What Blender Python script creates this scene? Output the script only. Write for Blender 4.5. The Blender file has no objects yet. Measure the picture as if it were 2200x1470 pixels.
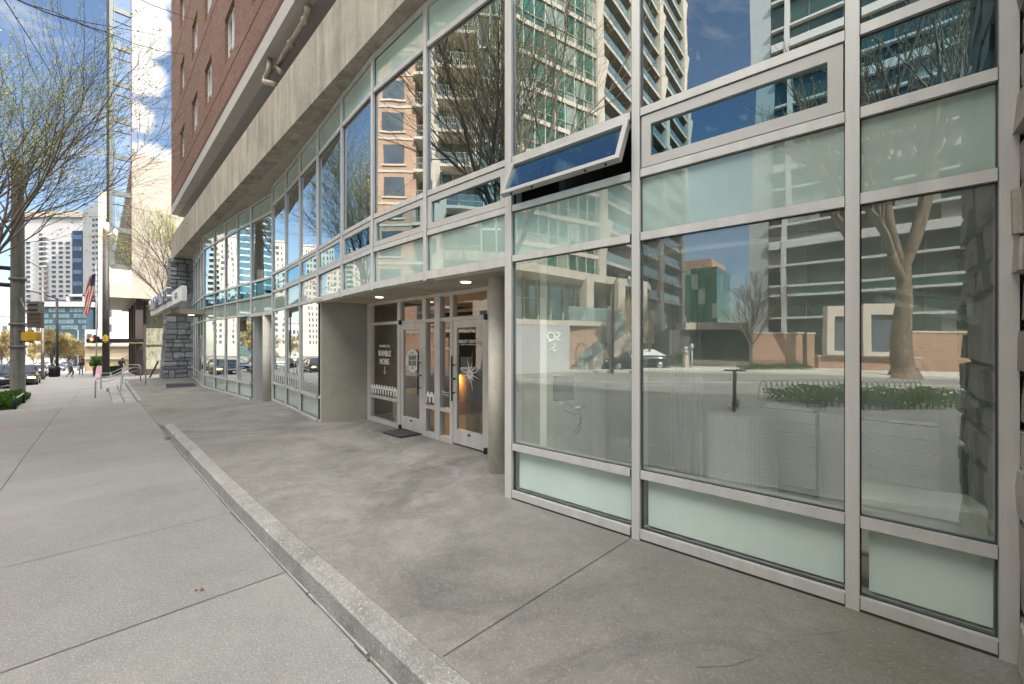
import bpy, bmesh, math, random
from mathutils import Vector, Matrix
R = math.radians
scene = bpy.context.scene
COL = scene.collection
E = 1.93                       # eye height above the near sidewalk; code below works in heights relative to the eye
F = 900.0                      # focal length in pixels of a 2200 wide frame
T = (-.703, .711)              # along the facade, away from the camera
N = (.711, .703)               # across the walkway, towards the building

def SD(s, d, z=0.0): return (s*T[0]+d*N[0], s*T[1]+d*N[1], z)
def P(u, v, y): return ((u-1100)/F*y, y, (735-v)/F*y)
def lerp(a, b, t): return a+(b-a)*t
def interp(x, pts):
    if x <= pts[0][0]: return pts[0][1]
    for (a, fa), (b, fb) in zip(pts[:-1], pts[1:]):
        if x <= b: return lerp(fa, fb, (x-a)/(b-a))
    return pts[-1][1]
def sstep(t): t = min(1, max(0, t)); return t*t*(3-2*t)
def v2(a): return Vector((a[0], a[1]))
def norm2(a):
    l = math.hypot(a[0], a[1]); return (a[0]/l, a[1]/l)

# ------------------------------------------------------------------ materials
MATS = {}
def nodes(name):
    m = bpy.data.materials.new(name); m.use_nodes = True
    nt = m.node_tree; nt.nodes.clear()
    out = nt.nodes.new('ShaderNodeOutputMaterial')
    MATS[name] = m
    return m, nt, out
def nd(nt, typ, **kw):
    n = nt.nodes.new(typ)
    for k, v in kw.items():
        if k.startswith('i_'):
            n.inputs[k[2:].replace('_', ' ')].default_value = v
        else: setattr(n, k, v)
    return n
def coords(nt, kind='Object', scale=(1, 1, 1)):
    tc = nd(nt, 'ShaderNodeTexCoord'); mp = nd(nt, 'ShaderNodeMapping')
    mp.inputs['Scale'].default_value = scale
    nt.links.new(tc.outputs[kind], mp.inputs[0]); return mp.outputs[0]
def noise(nt, vec, scale, detail=4, rough=.55, dist=0):
    n = nd(nt, 'ShaderNodeTexNoise'); n.inputs['Scale'].default_value = scale
    n.inputs['Detail'].default_value = detail; n.inputs['Roughness'].default_value = rough
    n.inputs['Distortion'].default_value = dist
    nt.links.new(vec, n.inputs['Vector']); return n.outputs['Fac']
def ramp(nt, fac, lo, hi):
    r = nd(nt, 'ShaderNodeMapRange'); r.inputs[1].default_value = lo; r.inputs[2].default_value = hi
    nt.links.new(fac, r.inputs[0]); return r.outputs[0]
def mix(nt, fac, a, b, mode='MIX'):
    m = nd(nt, 'ShaderNodeMix', data_type='RGBA', blend_type=mode)
    for sock, val in ((m.inputs[0], fac), (m.inputs[6], a), (m.inputs[7], b)):
        if isinstance(val, (int, float)): sock.default_value = val
        elif isinstance(val, tuple): sock.default_value = (*val[:3], 1)
        else: nt.links.new(val, sock)
    return m.outputs[2]
def mul(nt, a, b, op='MULTIPLY'):
    m = nd(nt, 'ShaderNodeMath', operation=op)
    for s, val in ((m.inputs[0], a), (m.inputs[1], b)):
        if isinstance(val, (int, float)): s.default_value = val
        else: nt.links.new(val, s)
    return m.outputs[0]
def bump(nt, h, strength, dist=.01):
    b = nd(nt, 'ShaderNodeBump'); b.inputs['Strength'].default_value = strength; b.inputs['Distance'].default_value = dist
    nt.links.new(h, b.inputs['Height']); return b.outputs[0]
def princ(nt, out, color, rough=.6, metal=0., normal=None, spec=None, emit=None):
    p = nd(nt, 'ShaderNodeBsdfPrincipled')
    for s, val in (('Base Color', color), ('Roughness', rough), ('Metallic', metal)):
        if isinstance(val, tuple): p.inputs[s].default_value = (*val[:3], 1)
        elif isinstance(val, (int, float)): p.inputs[s].default_value = val
        else: nt.links.new(val, p.inputs[s])
    if spec is not None: p.inputs['Specular IOR Level'].default_value = spec
    if normal is not None: nt.links.new(normal, p.inputs['Normal'])
    if emit: p.inputs['Emission Color'].default_value = (*emit[0], 1); p.inputs['Emission Strength'].default_value = emit[1]
    nt.links.new(p.outputs[0], out.inputs[0]); return p
def M(name, color, rough=.6, metal=0., var=.12, scale=3., bmp=0., bscale=40., stretch=(1, 1, 1), spec=None, emit=None):
    if name in MATS: return MATS[name]
    m, nt, out = nodes(name)
    vec = coords(nt, 'Object', stretch)
    n1 = noise(nt, vec, scale, 5, .6)
    c = mix(nt, ramp(nt, n1, .3, .7), tuple(x*(1-var) for x in color), tuple(min(1, x*(1+var)) for x in color)) if var else color
    nrm = None
    if bmp: nrm = bump(nt, noise(nt, vec, bscale, 3), bmp, .01)
    princ(nt, out, c, rough, metal, nrm, spec, emit)
    return m

def mat_concrete(name, c0, c1, stains, speck=.25, speck_scale=160., big=.5, streak=None, rough=.85, bmp=.25, dark=(.1, .1, .095), warm=None, slabs=None, gum=False, moss=None, lime=None):
    m, nt, out = nodes(name)
    vec = coords(nt, 'Object')
    if streak: vs = coords(nt, 'Object', streak)
    a = noise(nt, vec, big*2.2, 6, .62, .4)
    c = mix(nt, ramp(nt, a, .32, .68), c0, c1)
    b = noise(nt, vec, big, 8, .68, 1.2)
    c = mix(nt, mul(nt, ramp(nt, b, .5, .66), stains), c, dark)
    if streak:
        st = noise(nt, vs, 1.6, 6, .65)
        c = mix(nt, mul(nt, ramp(nt, st, .48, .66), .62), c, tuple(x*.5 for x in c0))
        st2 = noise(nt, vs, 2.6, 5, .6)
        c = mix(nt, mul(nt, ramp(nt, st2, .52, .68), .42), c, tuple(min(1, x*1.45) for x in c1))
    if warm: 
        w = noise(nt, vec, big*1.3, 5, .6, .8)
        c = mix(nt, mul(nt, ramp(nt, w, .52, .72), .5), c, warm)
    if slabs:
        dt = nd(nt, 'ShaderNodeVectorMath', operation='DOT_PRODUCT'); nt.links.new(vec, dt.inputs[0]); dt.inputs[1].default_value = (T[0], T[1], 0)
        fl = mul(nt, mul(nt, mul(nt, dt.outputs['Value'], -slabs[0], 'ADD'), slabs[1], 'DIVIDE'), 0., 'FLOOR')
        wn = nd(nt, 'ShaderNodeTexWhiteNoise', noise_dimensions='1D'); nt.links.new(fl, wn.inputs['W'])
        c = mix(nt, mul(nt, wn.outputs['Value'], .34), c, tuple(x*.72 for x in c0))
    if gum:
        vo = nd(nt, 'ShaderNodeTexVoronoi'); vo.inputs['Scale'].default_value = 1.9; nt.links.new(vec, vo.inputs['Vector'])
        c = mix(nt, mul(nt, ramp(nt, vo.outputs['Distance'], .045, .028), .6), c, (.10, .097, .09))
        vo = nd(nt, 'ShaderNodeTexVoronoi'); vo.inputs['Scale'].default_value = 4.3; nt.links.new(vec, vo.inputs['Vector'])
        c = mix(nt, mul(nt, ramp(nt, vo.outputs['Distance'], .05, .03), .35), c, (.47, .46, .43))
    if lime:
        ds = nd(nt, 'ShaderNodeVectorMath', operation='DISTANCE'); nt.links.new(vec, ds.inputs[0]); ds.inputs[1].default_value = (lime[0], lime[1], .16)
        ll = mul(nt, ramp(nt, ds.outputs['Value'], lime[2], lime[2]*.3), ramp(nt, noise(nt, vec, 1.7, 7, .7, .8), .46, .66))
        c = mix(nt, mul(nt, ll, .42), c, (.44, .44, .42))
    if moss:
        dm = nd(nt, 'ShaderNodeVectorMath', operation='DOT_PRODUCT'); nt.links.new(vec, dm.inputs[0]); dm.inputs[1].default_value = (.655, .756, 0)
        dv = nd(nt, 'ShaderNodeVectorMath', operation='DOT_PRODUCT'); nt.links.new(vec, dv.inputs[0]); dv.inputs[1].default_value = (.756, -.655, 0)
        bandm = mul(nt, ramp(nt, dm.outputs['Value'], 2.2, 3.2), ramp(nt, dv.outputs['Value'], -2.4, .4))
        c = mix(nt, mul(nt, mul(nt, bandm, ramp(nt, noise(nt, vec, 2.4, 6, .7, .5), .38, .62)), .75), c, moss)
    md = noise(nt, vec, 9, 6, .7, .6)
    c = mix(nt, mul(nt, ramp(nt, md, .42, .7), .32*min(1, stains+.35)), c, tuple(x*.6 for x in c0))
    m2 = noise(nt, vec, 34, 4, .7)
    c = mix(nt, mul(nt, ramp(nt, m2, .5, .72), .2), c, tuple(min(1, x*1.28) for x in c1))
    sp = noise(nt, vec, speck_scale, 2, .8)
    c = mix(nt, mul(nt, ramp(nt, sp, .35, .65), speck), c, tuple(x*.42 for x in c0))
    sp2 = noise(nt, vec, speck_scale*.55, 2, .7)
    c = mix(nt, mul(nt, ramp(nt, sp2, .56, .75), speck), c, tuple(min(1, x*1.7) for x in c1))
    h = mix(nt, .5, sp, noise(nt, vec, speck_scale*.2, 4, .6))
    princ(nt, out, c, rough, 0, bump(nt, h, bmp, .008), .3)
    return m

def mat_brick(name, c1, c2, mortar, bw=.215, bh=.067, rough=.85, soot=.2):
    m, nt, out = nodes(name)
    tc = nd(nt, 'ShaderNodeTexCoord')
    b = nd(nt, 'ShaderNodeTexBrick'); nt.links.new(tc.outputs['UV'], b.inputs['Vector'])
    b.inputs['Scale'].default_value = 1; b.inputs['Brick Width'].default_value = bw; b.inputs['Row Height'].default_value = bh+.01
    b.inputs['Mortar Size'].default_value = .006; b.inputs['Mortar Smooth'].default_value = .2; b.inputs['Bias'].default_value = 0
    b.inputs['Color1'].default_value = (*c1, 1); b.inputs['Color2'].default_value = (*c2, 1); b.inputs['Mortar'].default_value = (*mortar, 1)
    vec = coords(nt, 'Object')
    n = noise(nt, vec, .8, 5, .6)
    c = mix(nt, mul(nt, ramp(nt, n, .45, .7), soot), b.outputs['Color'], tuple(x*.5 for x in c1))
    n2 = noise(nt, vec, 7., 3, .6)
    c = mix(nt, mul(nt, ramp(nt, n2, .5, .75), .25), c, tuple(min(1, x*1.7) for x in c2))
    princ(nt, out, c, rough, 0, bump(nt, b.outputs['Fac'], -.4, .01), .25)
    return m

def mat_glass(name, tint, refl, body=None, body_amt=0., rough=0.0, wav=.0, wscale=.7, ftint=(1, 1, 1), power=4.0, cells=None):
    """window glass: mirror coat whose strength rises towards grazing, clear (tinted) behind, optional opaque body (frit, film, dust)"""
    m, nt, out = nodes(name)
    lw = nd(nt, 'ShaderNodeLayerWeight'); lw.inputs['Blend'].default_value = .5
    pw = mul(nt, lw.outputs['Facing'], power, 'POWER')
    fac = mul(nt, mul(nt, pw, 1-refl), refl, 'ADD')
    gl = nd(nt, 'ShaderNodeBsdfGlossy'); gl.inputs['Color'].default_value = (*ftint, 1); gl.inputs['Roughness'].default_value = rough
    if wav:
        vec = coords(nt, 'Object')
        nt.links.new(bump(nt, noise(nt, vec, wscale, 2, .4), wav, .1), gl.inputs['Normal'])
    tr = nd(nt, 'ShaderNodeBsdfTransparent'); tr.inputs['Color'].default_value = (*tint, 1)
    base = tr
    if body:
        vec = coords(nt, 'Object')
        df = nd(nt, 'ShaderNodeBsdfDiffuse')
        c = mix(nt, ramp(nt, noise(nt, vec, 1.4, 5, .6), .35, .7), tuple(x*.86 for x in body), tuple(min(1, x*1.08) for x in body))
        if cells:
            sn = nd(nt, 'ShaderNodeVectorMath', operation='SNAP'); nt.links.new(nd(nt, 'ShaderNodeTexCoord').outputs['UV'], sn.inputs[0]); sn.inputs[1].default_value = (cells[0], cells[1], 1)
            wn = nd(nt, 'ShaderNodeTexWhiteNoise'); nt.links.new(sn.outputs[0], wn.inputs['Vector'])
            c = mix(nt, mul(nt, ramp(nt, wn.outputs['Value'], .0, .6), .6), c, tuple(x*.3 for x in body))
            c = mix(nt, mul(nt, ramp(nt, wn.outputs['Value'], .80, .84), .55), c, (.42, .44, .38))
        nt.links.new(c, df.inputs['Color'])
        if body_amt >= 1: base = df
        else:
            mx = nd(nt, 'ShaderNodeMixShader')
            st_ = noise(nt, coords(nt, 'Object', (5, 5, .6)), 1.3, 5, .65, .3); cl2 = noise(nt, coords(nt, 'Object'), 1.1, 5, .6, .8)
            nt.links.new(mul(nt, mul(nt, ramp(nt, st_, .3, .75), ramp(nt, cl2, .25, .75), 'ADD'), body_amt), mx.inputs[0])
            nt.links.new(tr.outputs[0], mx.inputs[1]); nt.links.new(df.outputs[0], mx.inputs[2]); base = mx
    ms = nd(nt, 'ShaderNodeMixShader')
    nt.links.new(fac, ms.inputs[0]); nt.links.new(base.outputs[0], ms.inputs[1]); nt.links.new(gl.outputs[0], ms.inputs[2])
    nt.links.new(ms.outputs[0], out.inputs[0])
    return m
def mat_emit(name, color, strength):
    m, nt, out = nodes(name)
    e = nd(nt, 'ShaderNodeEmission'); e.inputs[0].default_value = (*color, 1); e.inputs[1].default_value = strength
    nt.links.new(e.outputs[0], out.inputs[0]); return m
def mat_leaf(name, c, var=.35):
    m, nt, out = nodes(name)
    vec = coords(nt, 'Object')
    n = noise(nt, vec, 9., 2, .6)
    n2 = noise(nt, vec, .9, 3, .6)
    col = mix(nt, ramp(nt, n, .3, .7), tuple(x*(1-var) for x in c), tuple(min(1, x*(1+var)) for x in c))
    col = mix(nt, mul(nt, ramp(nt, n2, .4, .65), .4), col, (c[0]*.45, c[1]*.5, c[2]*.5))
    d = nd(nt, 'ShaderNodeBsdfDiffuse'); t = nd(nt, 'ShaderNodeBsdfTranslucent')
    nt.links.new(col, d.inputs[0]); nt.links.new(col, t.inputs[0])
    ms = nd(nt, 'ShaderNodeMixShader'); ms.inputs[0].default_value = .45
    nt.links.new(d.outputs[0], ms.inputs[1]); nt.links.new(t.outputs[0], ms.inputs[2]); nt.links.new(ms.outputs[0], out.inputs[0])
    return m

# ------------------------------------------------------------------ mesh building
class MB:
    def __init__(self): self.v = []; self.f = []; self.m = []; self.sm = []
    def add(self, vs, fs, mi=0, smooth=False):
        b = len(self.v); self.v += [tuple(x) for x in vs]
        for f in fs: self.f.append(tuple(b+i for i in f)); self.m.append(mi); self.sm.append(smooth)
        return self
    def quad(self, a, b, c, d, mi=0): return self.add([a, b, c, d], [(0, 1, 2, 3)], mi)
    def hexa(self, p, mi=0, smooth=False):      # 8 points: bottom ring 0-3, top ring 4-7
        return self.add(p, [(3, 2, 1, 0), (4, 5, 6, 7), (0, 1, 5, 4), (1, 2, 6, 5), (2, 3, 7, 6), (3, 0, 4, 7)], mi, smooth)
    def box(self, c, sx, sy, sz, ax=(1, 0), mi=0):   # centre, size along ax, across, up
        a = norm2(ax); b = (-a[1], a[0]); p = []
        for z in (-sz/2, sz/2):
            for i, j in ((-1, -1), (1, -1), (1, 1), (-1, 1)):
                p.append((c[0]+a[0]*i*sx/2+b[0]*j*sy/2, c[1]+a[1]*i*sx/2+b[1]*j*sy/2, c[2]+z))
        return self.hexa(p, mi)
    def bar(self, p, q, n, o0, o1, z0, z1, mi=0):    # wall piece from plan point p to q; thickness from offset o0 to o1 along n
        pts = []
        for z in (z0, z1):
            for (pt, o) in ((p, o0), (q, o0), (q, o1), (p, o1)):
                zz = z if not isinstance(z, tuple) else (z[0] if pt is p else z[1])
                pts.append((pt[0]+n[0]*o, pt[1]+n[1]*o, zz))
        return self.hexa(pts, mi)
    def prism(self, poly, z0, z1, mi=0):
        k = len(poly); vs = [(x, y, z0) for x, y in poly]+[(x, y, z1) for x, y in poly]
        fs = [tuple(range(k-1, -1, -1)), tuple(range(k, 2*k))]+[(i, (i+1) % k, k+(i+1) % k, k+i) for i in range(k)]
        return self.add(vs, fs, mi)
    def tube(self, pts, rad, n=6, mi=0, cap=True, smooth=True):
        pts = [Vector(p) for p in pts]; k = len(pts)
        if isinstance(rad, (int, float)): rad = [rad]*k
        vs = []; up = None
        for i in range(k):
            t = (pts[min(i+1, k-1)]-pts[max(i-1, 0)])
            if t.length < 1e-9: t = Vector((0, 0, 1))
            t.normalize()
            if up is None:
                up = t.orthogonal().normalized()
            up = (up-t*up.dot(t))
            if up.length < 1e-6: up = t.orthogonal()
            up.normalize(); w = t.cross(up)
            for j in range(n):
                a = 2*math.pi*j/n; vs.append(pts[i]+(up*math.cos(a)+w*math.sin(a))*rad[i])
        fs = [(i*n+j, i*n+(j+1) % n, (i+1)*n+(j+1) % n, (i+1)*n+j) for i in range(k-1) for j in range(n)]
        if cap: fs += [tuple(range(n-1, -1, -1)), tuple((k-1)*n+j for j in range(n))]
        return self.add(vs, fs, mi, smooth)
    def cyl(self, c, r, z0, z1, n=16, mi=0, r1=None):
        return self.tube([(c[0], c[1], z0), (c[0], c[1], z1)], [r, r if r1 is None else r1], n, mi)
    def lathe(self, c, prof, n=16, mi=0):
        vs = []; k = len(prof)
        for r, z in prof:
            for j in range(n):
                a = 2*math.pi*j/n; vs.append((c[0]+r*math.cos(a), c[1]+r*math.sin(a), c[2]+z))
        fs = [(i*n+j, i*n+(j+1) % n, (i+1)*n+(j+1) % n, (i+1)*n+j) for i in range(k-1) for j in range(n)]
        fs += [tuple(range(n-1, -1, -1)), tuple((k-1)*n+j for j in range(n))]
        return self.add(vs, fs, mi, True)
    def rings(self, rings, mi=0, smooth=True, cap=True):   # loft equal-sized rings
        n = len(rings[0]); vs = [p for r in rings for p in r]; k = len(rings)
        fs = [(i*n+j, i*n+(j+1) % n, (i+1)*n+(j+1) % n, (i+1)*n+j) for i in range(k-1) for j in range(n)]
        if cap: fs += [tuple(range(n-1, -1, -1)), tuple((k-1)*n+j for j in range(n))]
        return self.add(vs, fs, mi, smooth)
    def ball(self, c, rx, ry=None, rz=None, n=10, k=7, mi=0):
        ry = ry or rx; rz = rz or rx; rr = []
        for i in range(k+1):
            a = math.pi*(i/k)*.98+.03; z = -math.cos(a)*rz; r = math.sin(a)
            rr.append([(c[0]+rx*r*math.cos(2*math.pi*j/n), c[1]+ry*r*math.sin(2*math.pi*j/n), c[2]+z) for j in range(n)])
        return self.rings(rr, mi)
    def build(self, name, mats, parent=None, lift=True, uv=True, bevel=0):
        me = bpy.data.meshes.new(name)
        dz = E if lift else 0
        me.from_pydata([(x, y, z+dz) for x, y, z in self.v], [], self.f)
        if not isinstance(mats, (list, tuple)): mats = [mats]
        for m in mats: me.materials.append(m)
        me.polygons.foreach_set('material_index', self.m); me.polygons.foreach_set('use_smooth', self.sm)
        if uv and len(self.f) < 60000:
            me.update()
            l = me.uv_layers.new(name='UVMap').data
            co = me.vertices
            for p in me.polygons:
                nx, ny, nz = p.normal
                if abs(nz) > .7:
                    for li in p.loop_indices:
                        c = co[me.loops[li].vertex_index].co; l[li].uv = (c.x, c.y)
                else:
                    h = math.hypot(nx, ny) or 1; tx, ty = -ny/h, nx/h
                    for li in p.loop_indices:
                        c = co[me.loops[li].vertex_index].co; l[li].uv = (c.x*tx+c.y*ty, c.z)
        me.update()
        o = bpy.data.objects.new(name, me); COL.objects.link(o)
        if bevel:
            b = o.modifiers.new('b', 'BEVEL'); b.width = bevel; b.segments = 2; b.limit_method = 'ANGLE'; b.angle_limit = R(40)
        if parent is not None:
            o.parent = parent
            w = wloc(parent)
            if lift: o.location = (-w[0], -w[1], -w[2])
        return o
def wloc(o):
    x = Vector((0, 0, 0))
    while o is not None: x += Vector(o.location); o = o.parent
    return x
def tag(o, label, cat, group=None, kind=None):
    if label: o['label'] = label
    if cat: o['category'] = cat
    if group: o['group'] = group
    if kind: o['kind'] = kind
    return o
def thing(name, label, cat, loc=(0, 0, 0), group=None, rz=0):
    o = bpy.data.objects.new(name, None); COL.objects.link(o); o.empty_display_size = .2
    o.location = (loc[0], loc[1], loc[2]+E); o.rotation_euler = (0, 0, rz)
    return tag(o, label, cat, group)
def part(mb, name, mats, parent):
    """part given in the thing's own frame (origin at its base)"""
    o = mb.build(name, mats, None, lift=False); o.parent = parent; return o
def kids(o): return [c for c in bpy.data.objects if c.parent is o]
def copy_tree(o, parent=None):
    c = o.copy(); COL.objects.link(c); c.parent = parent
    for ch in kids(o): copy_tree(ch, c)
    return c
def struct(mb, name, mats, **kw):
    o = mb.build(name, mats, **kw); o['kind'] = 'structure'; return o
def text(body, size, mat, parent, name, origin, xdir, ydir, extrude=.002, outline=False, align='CENTER', spacing=1.0, width=1.0, bold=0.0):
    """lettering: origin = centre of the line, xdir reading direction, ydir up"""
    cu = bpy.data.curves.new(name, 'FONT'); cu.body = body; cu.size = size; cu.align_x = align; cu.align_y = 'CENTER'
    cu.extrude = extrude; cu.space_character = spacing; cu.offset = bold
    if outline: cu.fill_mode = 'NONE'; cu.extrude = 0; cu.bevel_depth = outline
    cu.materials.append(mat)
    tmp = bpy.data.objects.new(name, cu); COL.objects.link(tmp)
    me = bpy.data.meshes.new_from_object(tmp.evaluated_get(bpy.context.evaluated_depsgraph_get())); bpy.data.objects.remove(tmp)
    me.name = name; o = bpy.data.objects.new(name, me); COL.objects.link(o)
    x = Vector(xdir).normalized(); y = Vector(ydir).normalized(); z = x.cross(y)
    mw = Matrix.Identity(4)
    for i in range(3): mw[i][0] = x[i]*width; mw[i][1] = y[i]; mw[i][2] = z[i]; mw[i][3] = origin[i]
    mw[2][3] += E
    o.parent = parent
    w = wloc(parent)
    o.matrix_local = Matrix.Translation(-w) @ mw
    return o
# ------------------------------------------------------------------ palette
alu = M('brushed_aluminium', (.60, .595, .575), .40, .35, .10, 2.2, .08, 60, (3, 3, .25))
alu_dark = M('dark_gasket', (.03, .033, .035), .6, 0, 0)  # dark tone of gaskets, butt joints and the sill line
white_sash = M('pale_sash', (.50, .495, .475), .4, .2, .04, 2)
conc_side = mat_concrete('sidewalk_concrete', (.26, .256, .242), (.35, .342, .318), .4, .6, 130, .35, dark=(.22, .213, .195), bmp=.4, slabs=(.42, 1.71), gum=True)
conc_walk = mat_concrete('walkway_concrete', (.178, .173, .157), (.285, .275, .248), .8, .35, 110, .36, dark=(.075, .075, .071), bmp=.25, warm=(.36, .335, .285), gum=True, moss=(.165, .172, .10), lime=(-1.6, 5.4, 3.0))
conc_curb = mat_concrete('kerb_concrete', (.285, .28, .262), (.41, .402, .375), .65, .55, 90, .9, dark=(.16, .155, .13), bmp=.6)
conc_fascia = mat_concrete('fascia_concrete', (.36, .325, .27), (.52, .475, .40), .4, .2, 60, .35, streak=(1.7, 1.7, .16), dark=(.17, .165, .15), bmp=.2)
conc_soffit = mat_concrete('soffit_concrete', (.43, .385, .325), (.56, .51, .435), .5, .15, 60, .5, dark=(.19, .17, .145), bmp=.15)
conc_col = mat_concrete('column_concrete', (.66, .61, .52), (.78, .73, .64), .3, .2, 50, .8, dark=(.45, .41, .34), bmp=.2)
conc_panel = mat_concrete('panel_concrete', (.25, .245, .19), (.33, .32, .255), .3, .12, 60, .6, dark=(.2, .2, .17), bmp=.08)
joint_mat = M('joint_dark', (.07, .068, .062), .9, 0, .4, 6)
lime_mat = M('lime_line', (.36, .355, .33), .9, 0, .4, 9)
asphalt = mat_concrete('asphalt', (.17, .165, .155), (.22, .213, .20), .35, .4, 90, .25, dark=(.10, .098, .095), bmp=.3)
paint_white = M('road_paint', (.62, .61, .58), .7, 0, .2, 6)
far_walk = mat_concrete('far_sidewalk', (.42, .40, .36), (.5, .48, .43), .2, .2, 60, .4, dark=(.33, .31, .28))
earth = M('earth', (.12, .105, .08), .95, 0, .4, 2)
brick_red = mat_brick('red_brick', (.235, .128, .092), (.15, .078, .058), (.30, .24, .20), soot=.25)
brick_pale = mat_brick('pale_brick', (.37, .215, .145), (.27, .15, .10), (.58, .51, .43), bw=.34, bh=.13, soot=.2)
brick_orange = mat_brick('orange_brick', (.40, .255, .18), (.33, .20, .14), (.44, .36, .28), bw=.3, bh=.1, soot=.25)
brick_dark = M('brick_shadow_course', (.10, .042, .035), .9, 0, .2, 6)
slab_grey = M('slab_paint', (.46, .44, .41), .7, 0, .06, 1.5)
soffit_grey = M('soffit_paint', (.33, .325, .32), .8, 0, .05, .8)
recess_brown = M('recess_brown', (.17, .135, .10), .85, 0, .15, 2)
pipe_mat = M('pipe_paint', (.36, .31, .25), .6, 0, .15, 5)
white_frame = M('white_window_frame', (.75, .74, .71), .5, 0, .04)
black_metal = M('black_metal', (.018, .018, .02), .45, .3, .1)
steel = M('steel_tube', (.42, .42, .41), .35, .8, .08, 4)
mat_rubber = M('mat_rubber', (.045, .042, .045), .9, 0, .2, 30, .5, 300)
white_vinyl = M('white_vinyl', (.78, .77, .73), .6, 0, 0)
g_vision = mat_glass('vision_glass', (.96, 1, .98), .26, body=(.62, .76, .70), body_amt=.11, wav=.085, wscale=.42, ftint=(.95, 1, .98))  # dust film, made pale and strong to lift the dim room behind
g_upper = mat_glass('upper_glass', (.42, .54, .52), .50, body=(.5, .56, .53), body_amt=.02, wav=.10, wscale=.42, ftint=(.93, 1, .98))
g_far = mat_glass('far_glass', (.42, .54, .52), .55, wav=.07, wscale=.45, power=2.5, ftint=(.95, 1, .99))
g_teal = mat_glass('teal_glass', (.14, .36, .46), .36, wav=.03, ftint=(.62, .9, 1))
g_frost = mat_glass('frosted_glass', (.6, .7, .66), .13, body=(.38, .49, .44), body_amt=1, wav=.03, rough=.0)
g_top = mat_glass('frosted_top_glass', (.6, .7, .66), .07, body=(.44, .58, .51), body_amt=1)
g_kick = mat_glass('kick_glass', (.93, .98, .955), .10, wav=.008)
kick_panel = M('kick_board', (.71, .795, .755), .8, 0, .09, 1.3, 0, 40, (1, 1, .4))
g_door = mat_glass('door_glass', (.72, .76, .74), .16, wav=.01)
g_dark = mat_glass('dark_window_glass', (.05, .055, .06), .22, wav=.01, wscale=.3)
g_plain = mat_glass('dusty_window_glass', (.3, .32, .32), .3, body=(.5, .5, .48), body_amt=.35)
lamp_warm = mat_emit('downlight_glow', (1., .80, .52), 2.2)

# ------------------------------------------------------------------ terrain
HP = [(-60, -1.93), (11, -1.93), (19.3, -2.05), (21.7, -2.37), (29.7, -2.52), (52, -3.1), (70, -3.8), (110, -5.2), (200, -7.3), (420, -9.5)]
def H(s): return interp(s, HP)
DN = [(-60, -52), (-40, -36), (-15, -19), (-4.3, -12.9), (2.3, -9.7), (8.8, -6.3), (15.9, -4.2), (23, -3.6), (420, -3.6)]
DF = [(-60, -70), (-40, -52), (-15, -30), (2.2, -22.1), (6.8, -20.4), (15.7, -17), (23, -16.6), (420, -16.6)]
def dn(s): return interp(s, DN)
def df(s): return interp(s, DF)
DC = [(-8, 1.62), (0, 1.29), (2.13, 1.205), (3.83, 1.143), (5.67, 1.096), (11.5, 1.01), (20, 1.0), (31, 1.0)]
def dc(s): return interp(s, DC)
def Wz(s, d):
    zi = interp(s, [(11.2, -1.77), (13.2, H(13.2)+.012), (19.6, -2.035), (40, -2.035)])
    zo = interp(s, [(13.8, -1.785), (16.4, -2.03), (40, -2.03)])
    if s < 11.2: zi = -1.772
    return lerp(zi, zo, sstep((d-1.0)/2.7)) if d < 3.7 else zo
def strip(mb, ss, fa, fb, zf, k=6, mi=0):
    rows = []
    for s in ss:
        a, b = fa(s), fb(s); rows.append([(s, lerp(a, b, j/k)) for j in range(k+1)])
    vs = [SD(s, d, zf(s, d)) for r in rows for s, d in r]; w = k+1
    fs = [(i*w+j, i*w+j+1, (i+1)*w+j+1, (i+1)*w+j) for i in range(len(ss)-1) for j in range(k)]
    mb.add(vs, fs, mi)
def rng(a, b, st):
    n = max(1, int(round((b-a)/st))); return [a+(b-a)*i/n for i in range(n+1)]

SS = rng(-60, 60, 1.5)+rng(64, 420, 12)
g = MB(); strip(g, [-400]+SS+[700], lambda s: -500 if s < 430 else -500, lambda s: 400, lambda s, d: H(s)-.30, 30); struct(g, 'ground', earth)
g = MB(); strip(g, SS, lambda s: df(s), lambda s: dn(s), lambda s, d: H(s)-.14, 8); struct(g, 'road', asphalt)
g = MB()
strip(g, rng(-60, 19, 1.)+rng(19.2, 31, .4)+rng(33, 420, 6), lambda s: dn(s), lambda s: dc(s) if s < 31.3 else 7, lambda s, d: H(s), 8)
strip(g, SS, lambda s: dn(s)+.0, lambda s: dn(s)+.001, lambda s, d: H(s), 1)
for s0, s1 in zip(SS[:-1], SS[1:]):
    a, b = SD(s0, dn(s0)), SD(s1, dn(s1))
    g.quad((a[0], a[1], H(s0)-.16), (b[0], b[1], H(s1)-.16), (b[0], b[1], H(s1)), (a[0], a[1], H(s0)))
struct(g, 'sidewalk', conc_side)
g = MB()
strip(g, SS, lambda s: df(s)-5.0, lambda s: df(s), lambda s, d: H(s), 4)
for s0, s1 in zip(SS[:-1], SS[1:]):
    a, b = SD(s0, df(s0)), SD(s1, df(s1))
    g.quad((a[0], a[1], H(s0)-.16), (b[0], b[1], H(s1)-.16), (b[0], b[1], H(s1)), (a[0], a[1], H(s0)))
struct(g, 'far_sidewalk', far_walk)
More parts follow.
